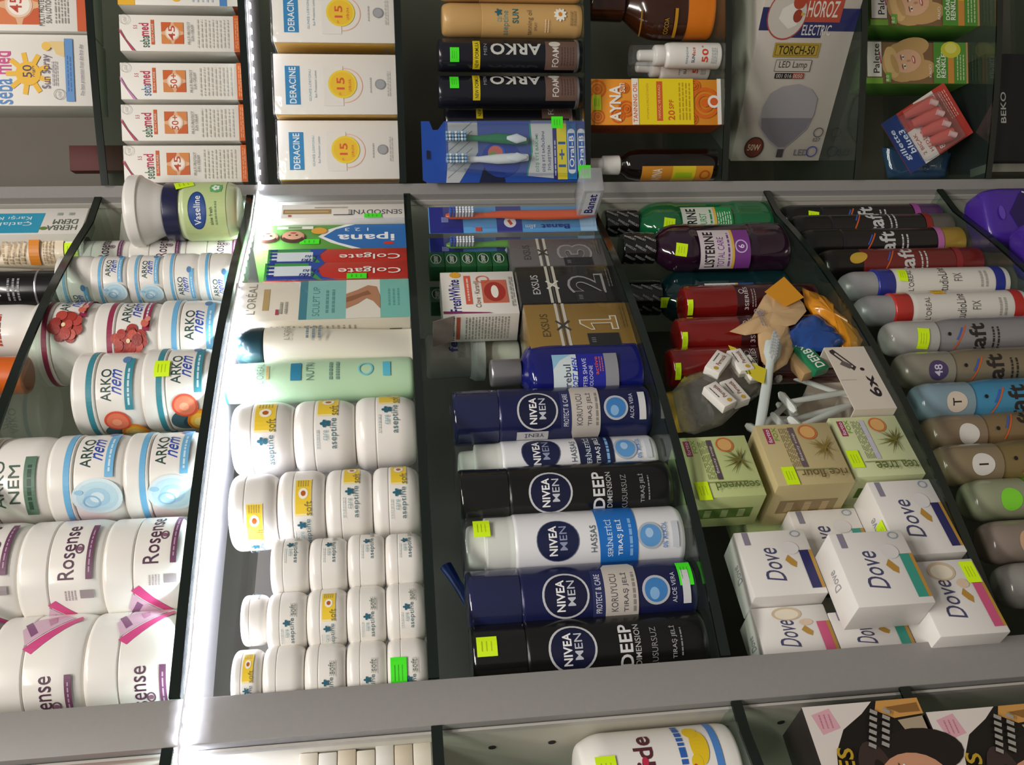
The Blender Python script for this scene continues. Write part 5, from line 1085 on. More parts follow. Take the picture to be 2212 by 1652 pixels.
e = boxthing('small_packet', 'small red packet at the back of the nearly empty top shelf', 'packet', 'R', q[0], .19, z, .034, .02, pt('R', 150, 345, .19)[1]-z, mat('red_packet', '5a1512', .6))
# sun cream cartons
z = ZR[1]
data = [((-66, 12), 253, 'baby', 'white sun cream carton with yellow corner, highest in the row of five', .010), ((33, 111), 258, '45', 'white sun cream carton marked 45 standing furthest from the white tub', .010), ((136, 215), 260, '50+', 'white sun cream carton marked 50 with pale pink stripe', .016),
        ((226, 304), 262, '50+', 'white sun cream carton marked 50 touching the lowest marked 45', .012), ((314, 394), 267, '45', 'white sun cream carton marked 45, beside the white domed tub', .008)]
for ys, pxt, num, lb, mg in data:
    e, w, h = rbox('sun_cream_carton', lb, 'box', ys, 390, z, pxt, .036, CRD, mg, group='sun cream cartons')
    p = Print(plane_front())
    if num == 'baby':
        p.rect(-w*.5, h*.86, w*.4, h, 'f0b82e'); p.text('G', -w*.2, h*.42, .008, .009, '6a6a70'); p.ell(-w*.3, h*.52, .004, .005, 'f0b82e'); p.rect(-w*.5, h*.10, -w*.1, h*.16, '4f86c4'); p.lines(-w*.4, h*.2, w*.3, h*.4, 5, 'b9c4d4', .35)
    else:
        p.text('seba', -w*.24, h*.795, w*.32, h*.080, '4a6a52' if ys[0] != 136 else '5a7a9a', bold=.6); p.text('med', w*.09, h*.80, w*.36, h*.080, 'c43a5a', bold=.9); p.text('5.5', w*.16, h*.87, w*.1, h*.03, 'c05a6a'); p.rect(-w*.32, h*.715, w*.36, h*.742, 'd2622c'); p.text('SUN CARE', 0, h*.728, w*.5, h*.017, 'f2d8c8', bold=.3)
        sunburst(p, 0, h*.565, h*.091, '', ('d0622a', 'dd8a4a')); p.text(num, -w*.0, h*.57, w*.40, h*.055, 'c0482c', bold=.4)
        p.text('MULTI PROTECT', 0, h*.43, w*.62, h*.022, '6a645c'); p.text('SUN CREAM', 0, h*.40, w*.45, h*.02, '6a645c'); p.lines(-w*.4, h*.09, w*.38, h*.37, 9, 'cfc8bc', .25); p.rect(-w*.5, h*.005, w*.5, h*.055, 'd0622a'); p.lines(-w*.42, h*.015, w*.42, h*.045, 2, 'eab48a', .35)
        p.poly([(-w*.5, h*.90), (-w*.5, h*.875), (w*.02, h*1.0), (w*.12, h*1.0)], 'c0476a' if ys[0] != 136 else 'd088c0'); p.ring(w*.36, h*.955, .0055, .0055, .0004, 'b0aca4'); p.text('UVA', w*.36, h*.955, .006, .0025, 'a8a49c')
    p.build('label_print', e)
    p = Print(plane_left(-w/2, .036)); p.rect(0, h*.005, .036, h*.055, '8a3c1c'); p.build('side_print', e)
# lotion cartons with gold sides
z = ZR[2]
GOLDC = mat('gold_side_card', 'e2b03a', .45)
for ys, pxt, lb, mg in (((-38, 92), 588, 'white sun lotion carton with blue name panel, furthest from the post', .003), ((117, 247), 592, 'white sun lotion carton with blue name panel, middle of three', .010), ((260, 387), 601, 'white sun lotion carton with blue name panel, nearest the corner post', .010)):
    e, w, h = rbox('sun_lotion_carton', lb, 'box', ys, 730, z, pxt, .052, CRD, mg, group='gold-edged lotion cartons')
    p = Print(plane_left(-w/2, .052)); p.rect(0.001, .001, .051, h-.001, 'e0ac34'); p.rect(.02, h*.04, .034, h*.09, 'c9b088'); p.build('gold_side', e)
    p = Print(plane_front()); p.rect(-w*.34, h*.79, w*.30, h*.91, '2f8ac4'); p.text('DERACINE', -w*.02, h*.85, w*.60, h*.055, 'f2f6f8', bold=.6); p.text('GÜNEŞ LOSYONU', -w*.02, h*.71, w*.52, h*.026, '8fb4c8'); p.text('Sun Protection Lotion', 0, h*.665, w*.45, h*.018, '7a9cae')
    p.ring(-w*.02, h*.43, w*.29, h*.15, h*.006, 'f0b8a0'); p.rect(-w*.36, h*.44, w*.3, h*.60, 'eae6df'); p.ell(-w*.0, h*.445, w*.235, h*.118, 'f2d436'); p.ell(0, h*.445, w*.20, h*.10, 'f0c42a'); p.text('15', w*.01, h*.46, w*.20, h*.065, 'd9602c', bold=1); p.text('SPF', -w*.16, h*.465, w*.05, h*.018, 'd9802c'); p.text('UVB·UVA', -w*.02, h*.385, w*.2, h*.022, 'd9702c', bold=.3)
    p.lines(-w*.14, h*.208, w*.11, h*.222, 1, 'a8a8a8'); p.ell(0, h*.135, w*.085, h*.043, '8f9094'); p.ell(0, h*.135, w*.07, h*.035, 'a4a5a8'); p.lines(-w*.2, h*.05, w*.22, h*.085, 2, 'c4c0ba', .3); p.build('label_print', e)
    MB().box(-w/2-.0015, -.0018, 0, w/2+.0015, .0535, h+.0025, ch=.002).build('film_wrap', FILM, e)
# foam and spray cans
z = ZR[3]
TAN = mat('tan_metal', 'cda468', .35, coat=.3)
def rcyl(py, px, r, mg): return cylp('R', px, py, r, mg)
for i, (py, lb) in enumerate(((46, 'tan tanning spray can with daisy print beside the black foam cans'), (-30, 'tan tanning spray can behind the daisy one'))):
    r = .0200; s, d = rcyl(py, 1100, r, .006); h = pt('R', 955-5*i, py, d-r*.5)[1]-z
    e = thing('tanning_spray_can', lb, 'can', 'R', s, d, z, group='tanning spray cans')
    MB().lathe(fil([(r*.8, 0), (r*.93, 0), (r, h*.03), (r, h*.72), (r*.985, h*.722)], [0, .002, .004, 0, 0]), 44).build('can_body', TAN, e); MB().lathe(fil([(r*.985, h*.722), (r*.995, h*.725), (r*.99, h*.95), (r*.86, h), (0, h)], [0, 0, .006, .005, 0]), 44).build('cap', TAN, e)
    p = Print(cyl_map(r, phi(e, -.02)), .003, .0003); p.text('aseptine', -.003, h*.55, r*1.5, h*.052, '5a8a88'); p.text('care', .004, h*.60, r*.5, h*.03, '7aa09c'); p.text('SUN', .006, h*.485, r*.85, h*.045, '2f6a6a', bold=.9); p.text('tanning oil', -.002, h*.38, r*1.5, h*.045, '7a6a4a'); p.text('SPRAY', -.006, h*.34, r*.5, h*.02, '8a7a58')
    for q in range(5):
        a = math.radians(90+72*q); p.ell(.010+math.cos(a)*.0022, h*.605+math.sin(a)*.0022, .0024, .0013, '2c6478', 10, rot=90+72*q)
    for q in range(10):
        a = math.radians(36*q); p.ell(.008+math.cos(a)*.004, h*.165+math.sin(a)*.004, .004, .0018, 'f2eee2', 10, rot=36*q)
    p.ell(.008, h*.165, .0024, .0024, 'd98a2c'); p.lines(-.012, h*.24, .002, h*.28, 2, 'e8d4b0', .4); p.lines(-.004, h*.05, .012, h*.10, 2, '9a8054', .4); p.build('label_print', e)
for i, (py, fr_, lb) in enumerate(((121, -.05, 'black shaving foam can with yellow band beside the tan can'), (200, -.45, 'black shaving foam can with yellow band, second from the tan can'), (262, -.9, 'black shaving foam can mostly hidden behind the toothbrush pack'))):
    r = .0195; s, d = rcyl(py, 1110, r, .006 if i < 2 else .052); h = pt('R', 946, py, d-r*.5)[1]-z
    if i == 2: h = .168
    e = thing('shaving_foam_can', lb, 'can', 'R', s, d, z, group='black foam cans')
    MB().lathe(fil([(r*.8, 0), (r*.93, 0), (r*.96, h*.012), (r, h*.03), (r, h*.745), (r*.985, h*.747)], [0, .001, .002, .003, 0, 0]), 44).build('can_body', mat('blackblue_metal', '14141c', .3, coat=.4), e); MB().lathe(fil([(r*.985, h*.747), (r*.995, h*.75), (r*.99, h-.004), (r*.92, h), (0, h)], [0, 0, .003, .002, 0]), 44).build('cap', mat('blackblue_cap', '1a1a26', .25, coat=.5), e); MB().lathe([(r*.97, .004), (r*1.01, .0055), (r*1.01, .0085), (r*.99, .010)], 44).build('base_rim', SILV, e)
    p = Print(cyl_map(r, phi(e, fr_)), .003, .0003); p.rect(-r*.95, h*.715, r*.95, h*.765, 'd9c41e'); p.text('NEW FORMULA', 0, h*.738, r*1.6, h*.026, '2a2a14', bold=.5); p.text('MEN', r*.35, h*.68, r*.7, h*.022, '8f8f96'); p.text('ARKO', r*.38, h*.47, h*.35, r*.72, 'c9cac4', rot=90, bold=1.2); p.rect(-r*.95, h*.045, r*.95, h*.265, '6a5248'); p.text('FOAM', -r*.1, h*.195, r*1.2, h*.045, 'd5cfc8', bold=.5); p.lines(-r*.6, h*.06, r*.5, h*.16, 5, '4f3c34', .4); p.ell(r*.72, h*.20, r*.2, h*.04, 'cfcac4'); p.build('label_print', e)
    if i < 2: sticker(e, cyl_map(r, phi(e, -.05 if i == 0 else -.6)), 0, h*.89, .016, .011, G_, maxu=.003)
# toothbrush twin pack
z = ZR[3]
d = -.004
for _ in range(4): s, w = fbox('R', (262, 394), 1080, d); d = front(max(s, 0))-.003
h = .200
BLU = mat('pack_blue', '1f4aa4', .3, coat=.4)
def twin(e, w, h):
    MB().extr([(-w/2, 0), (w/2, 0), (w/2, h*.86), (w*.36, h*.90), (w*.36, h*.93), (w*.5, h*.95), (w*.5, h), (-w*.45, h), (-w*.5, h*.97)], 0, .0012).build('backing_card', BLU, e, smooth=False)
    MB().lathe([(.004, h*.985-.0005)], 3) if False else None
    p = Print(plane_front()); p.poly([(w*.48, h*.84), (w*.48, h*.66), (w*.0, h*.66), (-w*.5, h*.78), (-w*.5, h*.86), (0, h*.84)], 'b4b8bc')
    for q in range(5): p.rr(-w*.25+q*w*.14, h*.77, .0007, h*.20, '6a6f76', 40)
    p.poly([(-w*.5, h*.66), (-w*.2, h*.62), (-w*.2, h*.52), (-w*.5, h*.50)], '10183a'); p.ell(-w*.12, h*.52, w*.30, h*.12, '1f3f9a'); p.ell(-w*.02, h*.55, w*.13, h*.052, '3a5fc0'); p.ell(-w*.02, h*.555, w*.12, h*.045, 'c96a62'); p.ell(-w*.08, h*.57, w*.08, h*.03, '6a9a4a')
    p.poly([(w*.46, h*.34), (w*.46, h*.20), (-w*.44, h*.20), (-w*.40, h*.36), (w*.0, h*.33)], 'c9ccce'); p.poly([(w*.46, h*.345), (0, h*.335), (-w*.40, h*.37), (-w*.40, h*.362), (0, h*.325), (w*.46, h*.335)], '2a9a7a')
    p.text('DİŞ ETİ BAKIMI', -w*.02, h*.30, w*.62, h*.028, '4a9a7a', bold=.3); p.text('DİŞ ETİ SAĞLIĞINI', 0, h*.26, w*.66, h*.024, '4a4a86', bold=.3); p.text('İYİLEŞTİRİR', -w*.1, h*.225, w*.42, h*.022, '4a4a86', bold=.3); p.rect(-w*.46, h*.175, w*.46, h*.20, '2a2a7a'); p.lines(-w*.4, h*.18, w*.2, h*.195, 1, 'c0c4e0', .5)
    p.rect(-w*.46, h*.115, w*.46, h*.175, 'e8d52a'); p.text('1+1', -w*.05, h*.145, w*.42, h*.045, '1f5a9a', bold=.7); p.rect(-w*.46, h*.055, w*.46, h*.115, '2a7ac4')
    for yy in (.085, .025):
        p.rr(0, h*yy, w*.62, h*.046, 'e2eaf2'); p.ell(-w*.31, h*yy, h*.023, h*.023, 'e2eaf2'); p.ell(w*.31, h*yy, h*.023, h*.023, 'e2eaf2'); p.rr(0, h*yy, w*.60, h*.038, '2a5fb4'); p.text('Oral-B', 0, h*yy, w*.52, h*.030, 'f2f4f8', bold=.7)
    p.rr(-w*.05, h*.965, w*.14, h*.015, '15182a'); p.build('label_print', e)
    for x, cc in ((w*.20, '1f7a52'), (-w*.14, 'dfe6ea')):
        pth = [(x*.8, -.007, h*.36), (x*.9, -.008, h*.45), (x, -.008, h*.55), (x, -.007, h*.66), (x*1.05, -.007, h*.78), (x*1.05, -.007, h*.86)]
        o = MB().tube(pth, [.004, .0062, .006, .0035, .0045, .003], 12, flat=.7).build('brush_handle', mat('oral_'+cc, cc, .3, coat=.5), e)
        MB().tube([(x*.85, -.0105, h*.37), (x*.9, -.012, h*.43), (x*.95, -.0115, h*.49)], [.002, .006, .002], 12, flat=.5).build('grip', mat('grip_white', 'd9e2ea', .3, coat=.4), o)
        b = MB()
        for i in range(7):
            for j in range(3): b.tube([(x*1.05-.0035+.0035*j, -.009, h*.74+i*h*.018), (x*1.05-.004+.004*j, -.018, h*.745+i*h*.018)], .0016, 6, mi=i % 2)
        q = b.build('bristles', [mat('bristle_blue', '7fb0dc', .5), mat('bristle_pale', 'd6e4ee', .5)], o); q['kind'] = 'stuff'
    MB().extr([(-w*.42, .004), (w*.44, .004), (w*.44, h*.5), (w*.42, h*.86), (-w*.30, h*.86), (-w*.40, h*.5)], -.022, -.0003).build('blister', PLA, e, smooth=False)
e = thing('toothbrush_twin_pack', 'blue twin toothbrush pack with yellow one plus one band beside the post', 'toothbrush', 'R', s, d, z, group='twin toothbrush packs'); twin(e, w, h)
sticker(e, plane_front(-.0225), w*.40, h*.19, .014, .014, G_); sticker(e, plane_front(-.0225), -w*.40, h*.03, .016, .015, G_)
e = boxthing('toothbrush_twin_pack', 'dark blue backing of the second twin pack behind the front one', 'toothbrush', 'R', s-.003, d+.030, z, w*.96, .004, h*.97, mat('pack_darkblue', '16305f', .3, coat=.4), group='twin toothbrush packs')
# tanning bottles, small sprays, orange carton, dark bottle
z = ZR[4]
BRN = mat('brown_plastic', '3a1a0c', .15, coat=.7); AMB = mat('amber_plastic', '7a3410', .15, coat=.7); ORB = mat('orange_label', 'e07a14', .35, coat=.3)
for i, (py, px, r, pxt, mg, lb) in enumerate(((8, 1450, .047, 1268, .012, 'brown tanning lotion bottle with orange foot and gold stripe'), (-5, 1330, .022, 1262, .125, 'amber tanning oil bottle behind the brown one'))):
    s, d = rcyl(py, px, r, mg); h = pt('R', pxt, py, d)[1]-z
    e = thing('tanning_bottle', lb, 'bottle', 'R', s, d, z, group='tanning bottles'); hb = h*.72 if i == 0 else h*.8
    MB().lathe(fil([(r*.7, 0), (r*.95, 0), (r*.97, hb*.32)], [0, .006, 0]), 48, sy=.7).build('foot', ORB if i == 0 else AMB, e)
    MB().lathe(fil([(r*.97, hb*.32), (r, hb*.33), (r*.98, hb*.75), (r*.5, hb*.97), (r*.45, hb)], [0, .002, .02, .012, 0]), 48, sy=.7).build('bottle_body', BRN if i == 0 else AMB, e)
    MB().lathe(fil([(r*.46, hb), (r*.5, hb+.001), (r*.48, h-.002), (r*.40, h), (0, h)], [0, 0, .004, .003, 0]), 36).build('cap', BRN if i == 0 else AMB, e)
    p = Print(cyl_map(r, phi(e, .35), .72, rf=lambda v: r*1.03), .004, .0005); p.rect(-r*.55, hb*.44, r*.35, hb*.475, 'c08a20'); p.text('COCOA', -r*.15, hb*.56, r*.5, hb*.05, 'b08a2a', bold=.2); p.rect(-r*.5, hb*.84, r*.3, hb*.855, 'a87a20'); p.build('label_print', e)
for i, (py, mg, lb) in enumerate(((121, .010, 'small white sun spray bottle with clear cap and red 50 mark'), (146, .052, 'small white sun spray bottle behind the front one'))):
    r = .0160; s, d = rcyl(py, 1500, r, mg); h = pt('R', 1362 if i == 0 else 1360, py, d)[1]-z
    e = thing('sun_spray_bottle', lb, 'bottle', 'R', s, d, z, group='small sun sprays')
    MB().lathe(fil([(r*.7, 0), (r, 0), (r, h*.54), (r*.95, h*.60), (r*.80, h*.625), (r*.80, h*.635)], [0, .004, .005, .003, .002, 0]), 40).build('bottle_body', WHT, e)
    MB().lathe(fil([(r*.8, h*.635), (r*.82, h*.64), (r*.80, h*.74), (r*.45, h*.75), (r*.42, h*.92), (0, h*.93)], [0, 0, .002, .001, .003, 0]), 32).build('pump', WHT, e); MB().lathe([(r*.80, h*.70), (r*.76, h), (0, h)], 32).build('cap', PLA, e)
    p = Print(cyl_map(r, phi(e, -.05)), .003, .0003); p.text('aseptine', .0, h*.40, r*1.3, h*.035, '7aa0b4'); p.text('SUN', -.004, h*.33, r*.6, h*.035, '4a5a6a', bold=.8); p.text('face', .005, h*.33, r*.6, h*.035, 'd9604a', bold=.5); p.text('50', 0, h*.20, r*1.0, h*.07, 'd9482c', bold=.9); p.text('+', r*.7, h*.225, r*.2, h*.02, 'd9482c', bold=.8); p.lines(-r*.6, h*.06, r*.6, h*.13, 4, 'aab4b8', .35); p.build('label_print', e)
e, w, h = rbox('tanning_oil_carton', 'orange and yellow tanning oil carton with swirling rings', 'box', (171, 270), 1420, z, 1270, .038, mat('orange_card', 'e8962a', .45), .016)
p = Print(plane_front()); O1 = 'dd6a1c'
for cx, cy, q in ((-.32, .93, .16), (.28, .93, .20), (-.3, .78, .16), (.3, .73, .12), (-.15, .72, .18), (-.02, .12, .34), (.35, .2, .14), (-.38, .22, .12)):
    for k_, lw in ((1, .22), (.6, .18), (.28, .28)):
        if abs(cx)+q*k_ < .52 and cy*h+q*k_*w < h and cy*h-q*k_*w > 0: p.ring(cx*w, cy*h, q*k_*w, q*k_*w, q*lw*w, O1)
p.text('AYNA', -w*.04, h*.80, w*.78, h*.085, 'f6f0e4', bold=1.6); p.text('sun', w*.30, h*.745, w*.2, h*.04, 'f6e6d0', bold=.5); p.rect(-w*.5, h*.625, w*.5, h*.675, 'f2ece0'); p.text('TANNING OIL', -w*.02, h*.65, w*.86, h*.032, 'd9602c', bold=.5); p.rect(-w*.5, h*.21, w*.5, h*.622, 'f0d71e'); p.text('VITAMIN E·PROVİTAMİN', -.0, h*.56, w*.78, h*.02, 'c98a1c'); p.rect(-w*.42, h*.445, w*.44, h*.49, 'd9602c'); p.text('HAVUÇ VE KAKAO', 0, h*.468, w*.72, h*.022, 'f2d8a0')
p.text('20', -w*.30, h*.38, w*.22, h*.05, 'd9602c', bold=.8); p.text('SPF', -w*.06, h*.38, w*.2, h*.035, 'd9602c', bold=.5); p.lines(-w*.4, h*.23, w*.42, h*.33, 4, 'c9a01c', .35); p.rect(-w*.5, 0, w*.5, h*.03, 'f0eae0'); p.ell(0, h*.055, w*.14, h*.048, 'f0eae0'); p.ell(0, h*.055, w*.085, h*.03, 'd9602c'); p.build('label_print', e); sticker(e, plane_front(), -w*.02, h*.935, .019, .011, 'c4d21e')
p = Print(plane_left(-w/2, .038)); p.rect(.0, .0005, .0375, h-.0005, 'a8481c'); p.lines(.01, h*.7, .03, h*.9, 6, '8a3a18', .4); p.build('side_print', e)
r = .0205; s, d = rcyl(356, 1450, r, .012); h = pt('R', 1258, 356, d)[1]-z
e = thing('tanning_oil_bottle', 'very dark tanning oil bottle with white spray cap beside the post', 'bottle', 'R', s, d, z); hb = h*.725
MB().lathe(fil([(r*.8, 0), (r, 0), (r, hb*.82), (r*.85, hb*.93), (r*.55, hb*.99), (r*.55, hb)], [0, .003, .008, .004, .002, 0]), 44).build('bottle_body', mat('dark_amber', '120b08', .12, coat=.7), e); MB().lathe(fil([(r*.56, hb), (r*.60, hb+.001), (r*.58, hb+.022), (r*.45, hb+.023), (r*.42, h), (0, h)], [0, 0, .002, .001, .003, 0]), 36).build('cap', WHT, e)
p = Print(cyl_map(r, phi(e, .62)), .003, .0003); p.rect(-r*.7, hb*.06, r*.6, hb*.80, 'cf8a2a'); p.rect(-r*.7, hb*.24, r*.6, hb*.48, 'd9c42a'); p.text('AYNA', 0, hb*.64, r*.9, hb*.10, 'e8dcc4', bold=1); p.ring(0, hb*.14, .007, .007, .002, 'b8561c'); p.rect(-.004, hb*.28, .004, hb*.45, 'a0c41e'); p.build('label_print', e)
# lamp carton
z = ZR[5]
Lb = .255; hb = .128; ang = math.degrees(math.atan2(-.129, .172)); dx, dy = .8, -.6
s, d = .076+dx*Lb/2, .109+dy*Lb/2
e = boxthing('lamp_carton', 'white bulb carton lying on its side with rooster badge and bulb drawing', 'box', 'R', s, d, z, Lb, .10, hb, mat('lamp_card', 'cdc5be', .5, noise=.02), rz=ang)
p = Print(plane_front()); U = lambda y: -Lb/2+(352-y)/352*.215; Vv = lambda f: hb*(1-f)
p.rect(U(64), 0, U(18), hb, '2a2f6a'); 
p.rect(U(78), Vv(.66), U(46), Vv(.18), '2a2f6a'); p.rect(U(46), Vv(.82), U(-6), Vv(.40), 'c0503c'); p.text('HOROZ', U(20), Vv(.62), hb*.32, .020, 'f0e6dc', rot=-90, bold=.5); p.text('ELECTRIC', U(62), Vv(.60), hb*.30, .013, 'e6e2e0', rot=-90, bold=.4)
p.ell(U(32), Vv(.26), .031, .026, 'b8504a'); p.ell(U(32), Vv(.26), .029, .0245, 'd6cfc8'); p.poly([(U(60), Vv(.30)), (U(40), Vv(.18)), (U(20), Vv(.20)), (U(8), Vv(.30)), (U(20), Vv(.40)), (U(40), Vv(.36)), (U(52), Vv(.38))], 'f0ece6'); p.ell(U(34), Vv(.37), .008, .006, 'a03a28'); p.ell(U(6), Vv(.36), .009, .008, 'b8482c'); p.poly([(U(26), Vv(.40)), (U(30), Vv(.45)), (U(34), Vv(.40))], 'd0b03a')
p.rect(U(118), Vv(.68), U(88), Vv(.20), 'b59a3c'); p.rect(U(114), Vv(.66), U(92), Vv(.22), '6a5618'); p.rect(U(113), Vv(.655), U(93), Vv(.225), 'c0a440'); p.text('TORCH-50', U(103), Vv(.44), hb*.38, .011, '2e2812', rot=-90, bold=.7)
p.rect(U(148), Vv(.63), U(123), Vv(.25), '4a4648'); p.rect(U(147), Vv(.625), U(124), Vv(.255), 'cdc5be'); p.text('LED Lamp', U(135), Vv(.44), hb*.30, .011, '3a363a', rot=-90, bold=.2); p.rect(U(163), Vv(.58), U(151), Vv(.27), '2a2628'); p.rect(U(163), Vv(.58), U(151), Vv(.46), 'a8483c'); p.text('001 016 0050', U(157), Vv(.425), hb*.28, .005, 'e0dad4', rot=-90)
bl = [(335, .49), (335, .56), (320, .565), (300, .66), (275, .76), (240, .80), (205, .79), (185, .70), (174, .55), (180, .38), (195, .27), (225, .22), (265, .22), (290, .30), (310, .40), (320, .48)]
p.poly([(U(y), Vv(f)) for y, f in bl], 'a8a4aa'); p.poly([(U(y), Vv(f)) for y, f in [(250, .23), (250, .79), (275, .75), (300, .65), (318, .56), (318, .49), (300, .37), (275, .255)]], '85818c'); p.rr(U(332), Vv(.525), .012, .009, '4a4448')
p.ell(U(318), Vv(.22), .015, .0135, '3a2420'); p.ell(U(318), Vv(.22), .0135, .012, '7a3c30'); p.text('50W', U(318), Vv(.22), .018, .009, 'e0c8b4', rot=-90, bold=.8); p.ring(U(283), Vv(.90), .007, .007, .0012, '5a5658'); p.text('E27', U(300), Vv(.90), .010, .005, '5a5658', rot=-90, bold=.3); p.text('LED', U(330), Vv(.76), .020, .009, '6a6670', rot=-90, bold=.4); p.ring(U(328), Vv(.88), .008, .008, .0015, '4a4a9a'); p.build('label_print', e)
MB().box(-Lb/2-.002, -.0025, 0, Lb/2+.002, .1025, hb+.004, ch=.003).build('film_wrap', clear('loose_film', 'fcfcfa', .06, .15, .0, bump=.9), e)
# hair colour cartons
z = ZR[6]
def face_print(p, cx, cy, q, hair, skin, rot=0):
    """a plain smiling face with long hair"""
    c, k = math.cos(math.radians(rot)), math.sin(math.radians(rot))
    T = lambda x, y: (cx+(x*c-y*k)*q, cy+(x*k+y*c)*q)
    E = lambda x, y, a, b, col, r_=0: p.ell(*T(x, y), a*q, b*q, col, 22, rot+r_)
    E(0, .15, 1.0, 1.15, hair); E(-.55, -.5, .5, 1.0, hair); E(.6, -.4, .5, 1.0, hair); E(.1, .75, .8, .4, 'd9b47a' if hair != '1e1614' else '3a2c28')
    E(0, -.05, .58, .78, skin); E(.02, -.1, .5, .66, skin); E(0, .62, .5, .16, hair, 8)
    for sx in (-1, 1): E(.23*sx, .12, .12, .05, 'f2ece6'); E(.23*sx, .12, .05, .05, '4a5a6a'); E(.23*sx, .24, .15, .025, '6a4a30')
    E(0, -.12, .05, .10, 'c08a6a'); E(0, -.40, .20, .075, 'b8504a'); E(0, -.385, .14, .03, 'f4eee8')
for i, (ys, pxt, pxm, dd, lb) in enumerate((((92, 181), 1871, 1980, .047, 'green hair colour carton with blonde woman, nearest the red razor pack'), ((-14, 74), 1880, 1990, .021, 'green hair colour carton with blonde woman, further from the red razor pack'))):
    s, w = fbox('R', ys, pxm, dd); h = pt('R', pxt, sum(ys)/2, dd)[1]-z; s += .011*i
    e = boxthing('hair_colour_carton', lb, 'box', 'R', s, dd, z, w, .055, h, mat('leaf_green_card', '5f9a3a', .45), group='green hair colour cartons')
    p = Print(plane_front()); p.rect(-w*.5, h*.30, w*.5, h, '7d5f40'); p.rect(-w*.5, h*.84, -w*.36, h, '7aa83a'); face_print(p, w*.04, h*.61, h*.185, 'c29c66', 'dcae8c', 12)
    p.rect(-w*.34, h*.855, w*.5, h*.995, 'e4e0da'); p.text('Palette', w*.10, h*.905, w*.70, h*.06, '2a2626', bold=.5); p.rr(w*.12, h*.868, w*.3, h*.012, 'b04a6a', 8); p.rr(-w*.36, h*.79, w*.24, h*.05, '6aa83a'); p.text('8.0', -w*.38, h*.80, w*.14, h*.03, 'f0ece0')
    p.rect(-w*.5, 0, w*.5, h*.34, '4f8c34'); p.text('KALICI', -w*.2, h*.375, w*.3, h*.025, 'f0ece0'); p.text('DOĞAL', -w*.1, h*.30, w*.52, h*.05, 'f2f0e6', bold=.6); p.text('RENKLER', -w*.02, h*.245, w*.68, h*.045, 'f2f0e6', bold=.6); p.rect(-w*.5, h*.14, w*.5, h*.20, 'c98a3c'); p.ell(w*.32, h*.17, w*.2, h*.10, 'c9c43a'); p.ell(w*.36, h*.17, w*.13, h*.06, 'dcd86a'); p.lines(-w*.42, h*.03, w*.2, h*.12, 3, 'c0d0a0', .35); p.rect(-w*.5, 0, w*.5, h*.02, 'b08a58'); p.build('label_print', e)
# razor card
q = pt('R', 2003, 277, .040); rot = -32
cw, chh = .078, .098
o, s_, n_ = axes('R')
e = thing('razor_card', 'red and blue disposable razor card tilted on one corner', 'razor pack', 'R', q[0], .040, q[1], tilt=Matrix.Rotation(math.radians(rot), 3, 'Y') @ Matrix.Rotation(math.radians(-8), 3, 'X'))
MB().box(-cw/2, 0, -chh/2, cw/2, .001, chh/2).build('backing_card', mat('razor_red', 'b8382e', .35, coat=.3), e)
p = Print(plane_front()); p.rect(-cw/2, chh*.26, cw/2, chh*.5, '1f3a78'); p.text('gillette', 0, chh*.42, cw*.6, chh*.09, 'd0dcf0', bold=.6, shear=.2); p.text('blue3', .0, chh*.32, cw*.45, chh*.08, 'd0dcf0', bold=.6, shear=.2); p.rect(-cw/2, chh*.04, cw*.12, chh*.26, 'e0d8d0'); p.text('2 BIÇAK', -cw*.16, chh*.19, cw*.4, chh*.06, 'a83a34', bold=.4); p.text('HEDİYE', -cw*.18, chh*.10, cw*.4, chh*.06, 'a83a34', bold=.4); p.text('8T', -cw*.36, -chh*.05, cw*.14, chh*.08, 'e8dcd4', bold=.6); p.poly([(cw*.5, 0), (cw*.5, -chh*.30), (cw*.1, -chh*.30), (cw*.22, 0)], 'dcd0c8'); p.lines(-cw*.1, -chh*.46, cw*.4, -chh*.34, 4, 'e0b0a4', .4); p.build('label_print', e)
for i in range(4):
    x = cw*.36-i*cw*.21
    pth = [(x+.004, -.004, chh*.20-i*.004), (x+.001, -.008, chh*.02-i*.002), (x-.003, -.008, -chh*.22)]
    MB().tube([Vector(v) for v in pth], [.006, .0085, .009], 12, flat=.7).build('razor', mat('clear_red', 'c4574e', .15, coat=.8), e)
    MB().tube([(x-.006, -.016, -chh*.20), (x+.001, -.016, -chh*.14)], [.004, .004], 10).build('razor_head', mat('pale_pink', 'e0b8b4', .3, coat=.4), e)
MB().box(-cw*.46, -.022, -chh*.30, cw*.46, -.0003, chh*.30, ch=.004).build('blister', PLA, e)
e = pouch('razor_card', 'clear blue razor blister lying under the red razor card', 'razor pack', 'R', [(1922, 318), (1962, 316), (1990, 345), (2040, 352), (2072, 330), (2060, 384), (1975, 388), (1935, 384)], .085, .010, clear('blue_blister', 'b4cce0', .2, .1, .45, '4a6f9c', bump=.4), part='blister')
e.location.z = ZR[6]+EYE if e.location.z < ZR[6]+EYE else e.location.z
# black carton
z = ZR[7]
d = .050; s, w = fbox('R', (116, 348), 2180, d); h = pt('R', 2132, 232, d)[1]-z
e = boxthing('appliance_carton', 'black appliance carton with silver lettering on the lowest shelf in view', 'box', 'R', s, d, z, w, .09, h, mat('black_card', '17161a', .5))
p = Print(plane_front()); p.text('BEKO', 0, h-.024, .042, .008, 'c9c6c0', bold=.7); p.build('label_print', e)
MB().box(-w/2-.012, .012, h*.2, -w/2-.0006, .05, h*.96).build('grey_flap', mat('flap_grey', '8f8a80', .6), e)

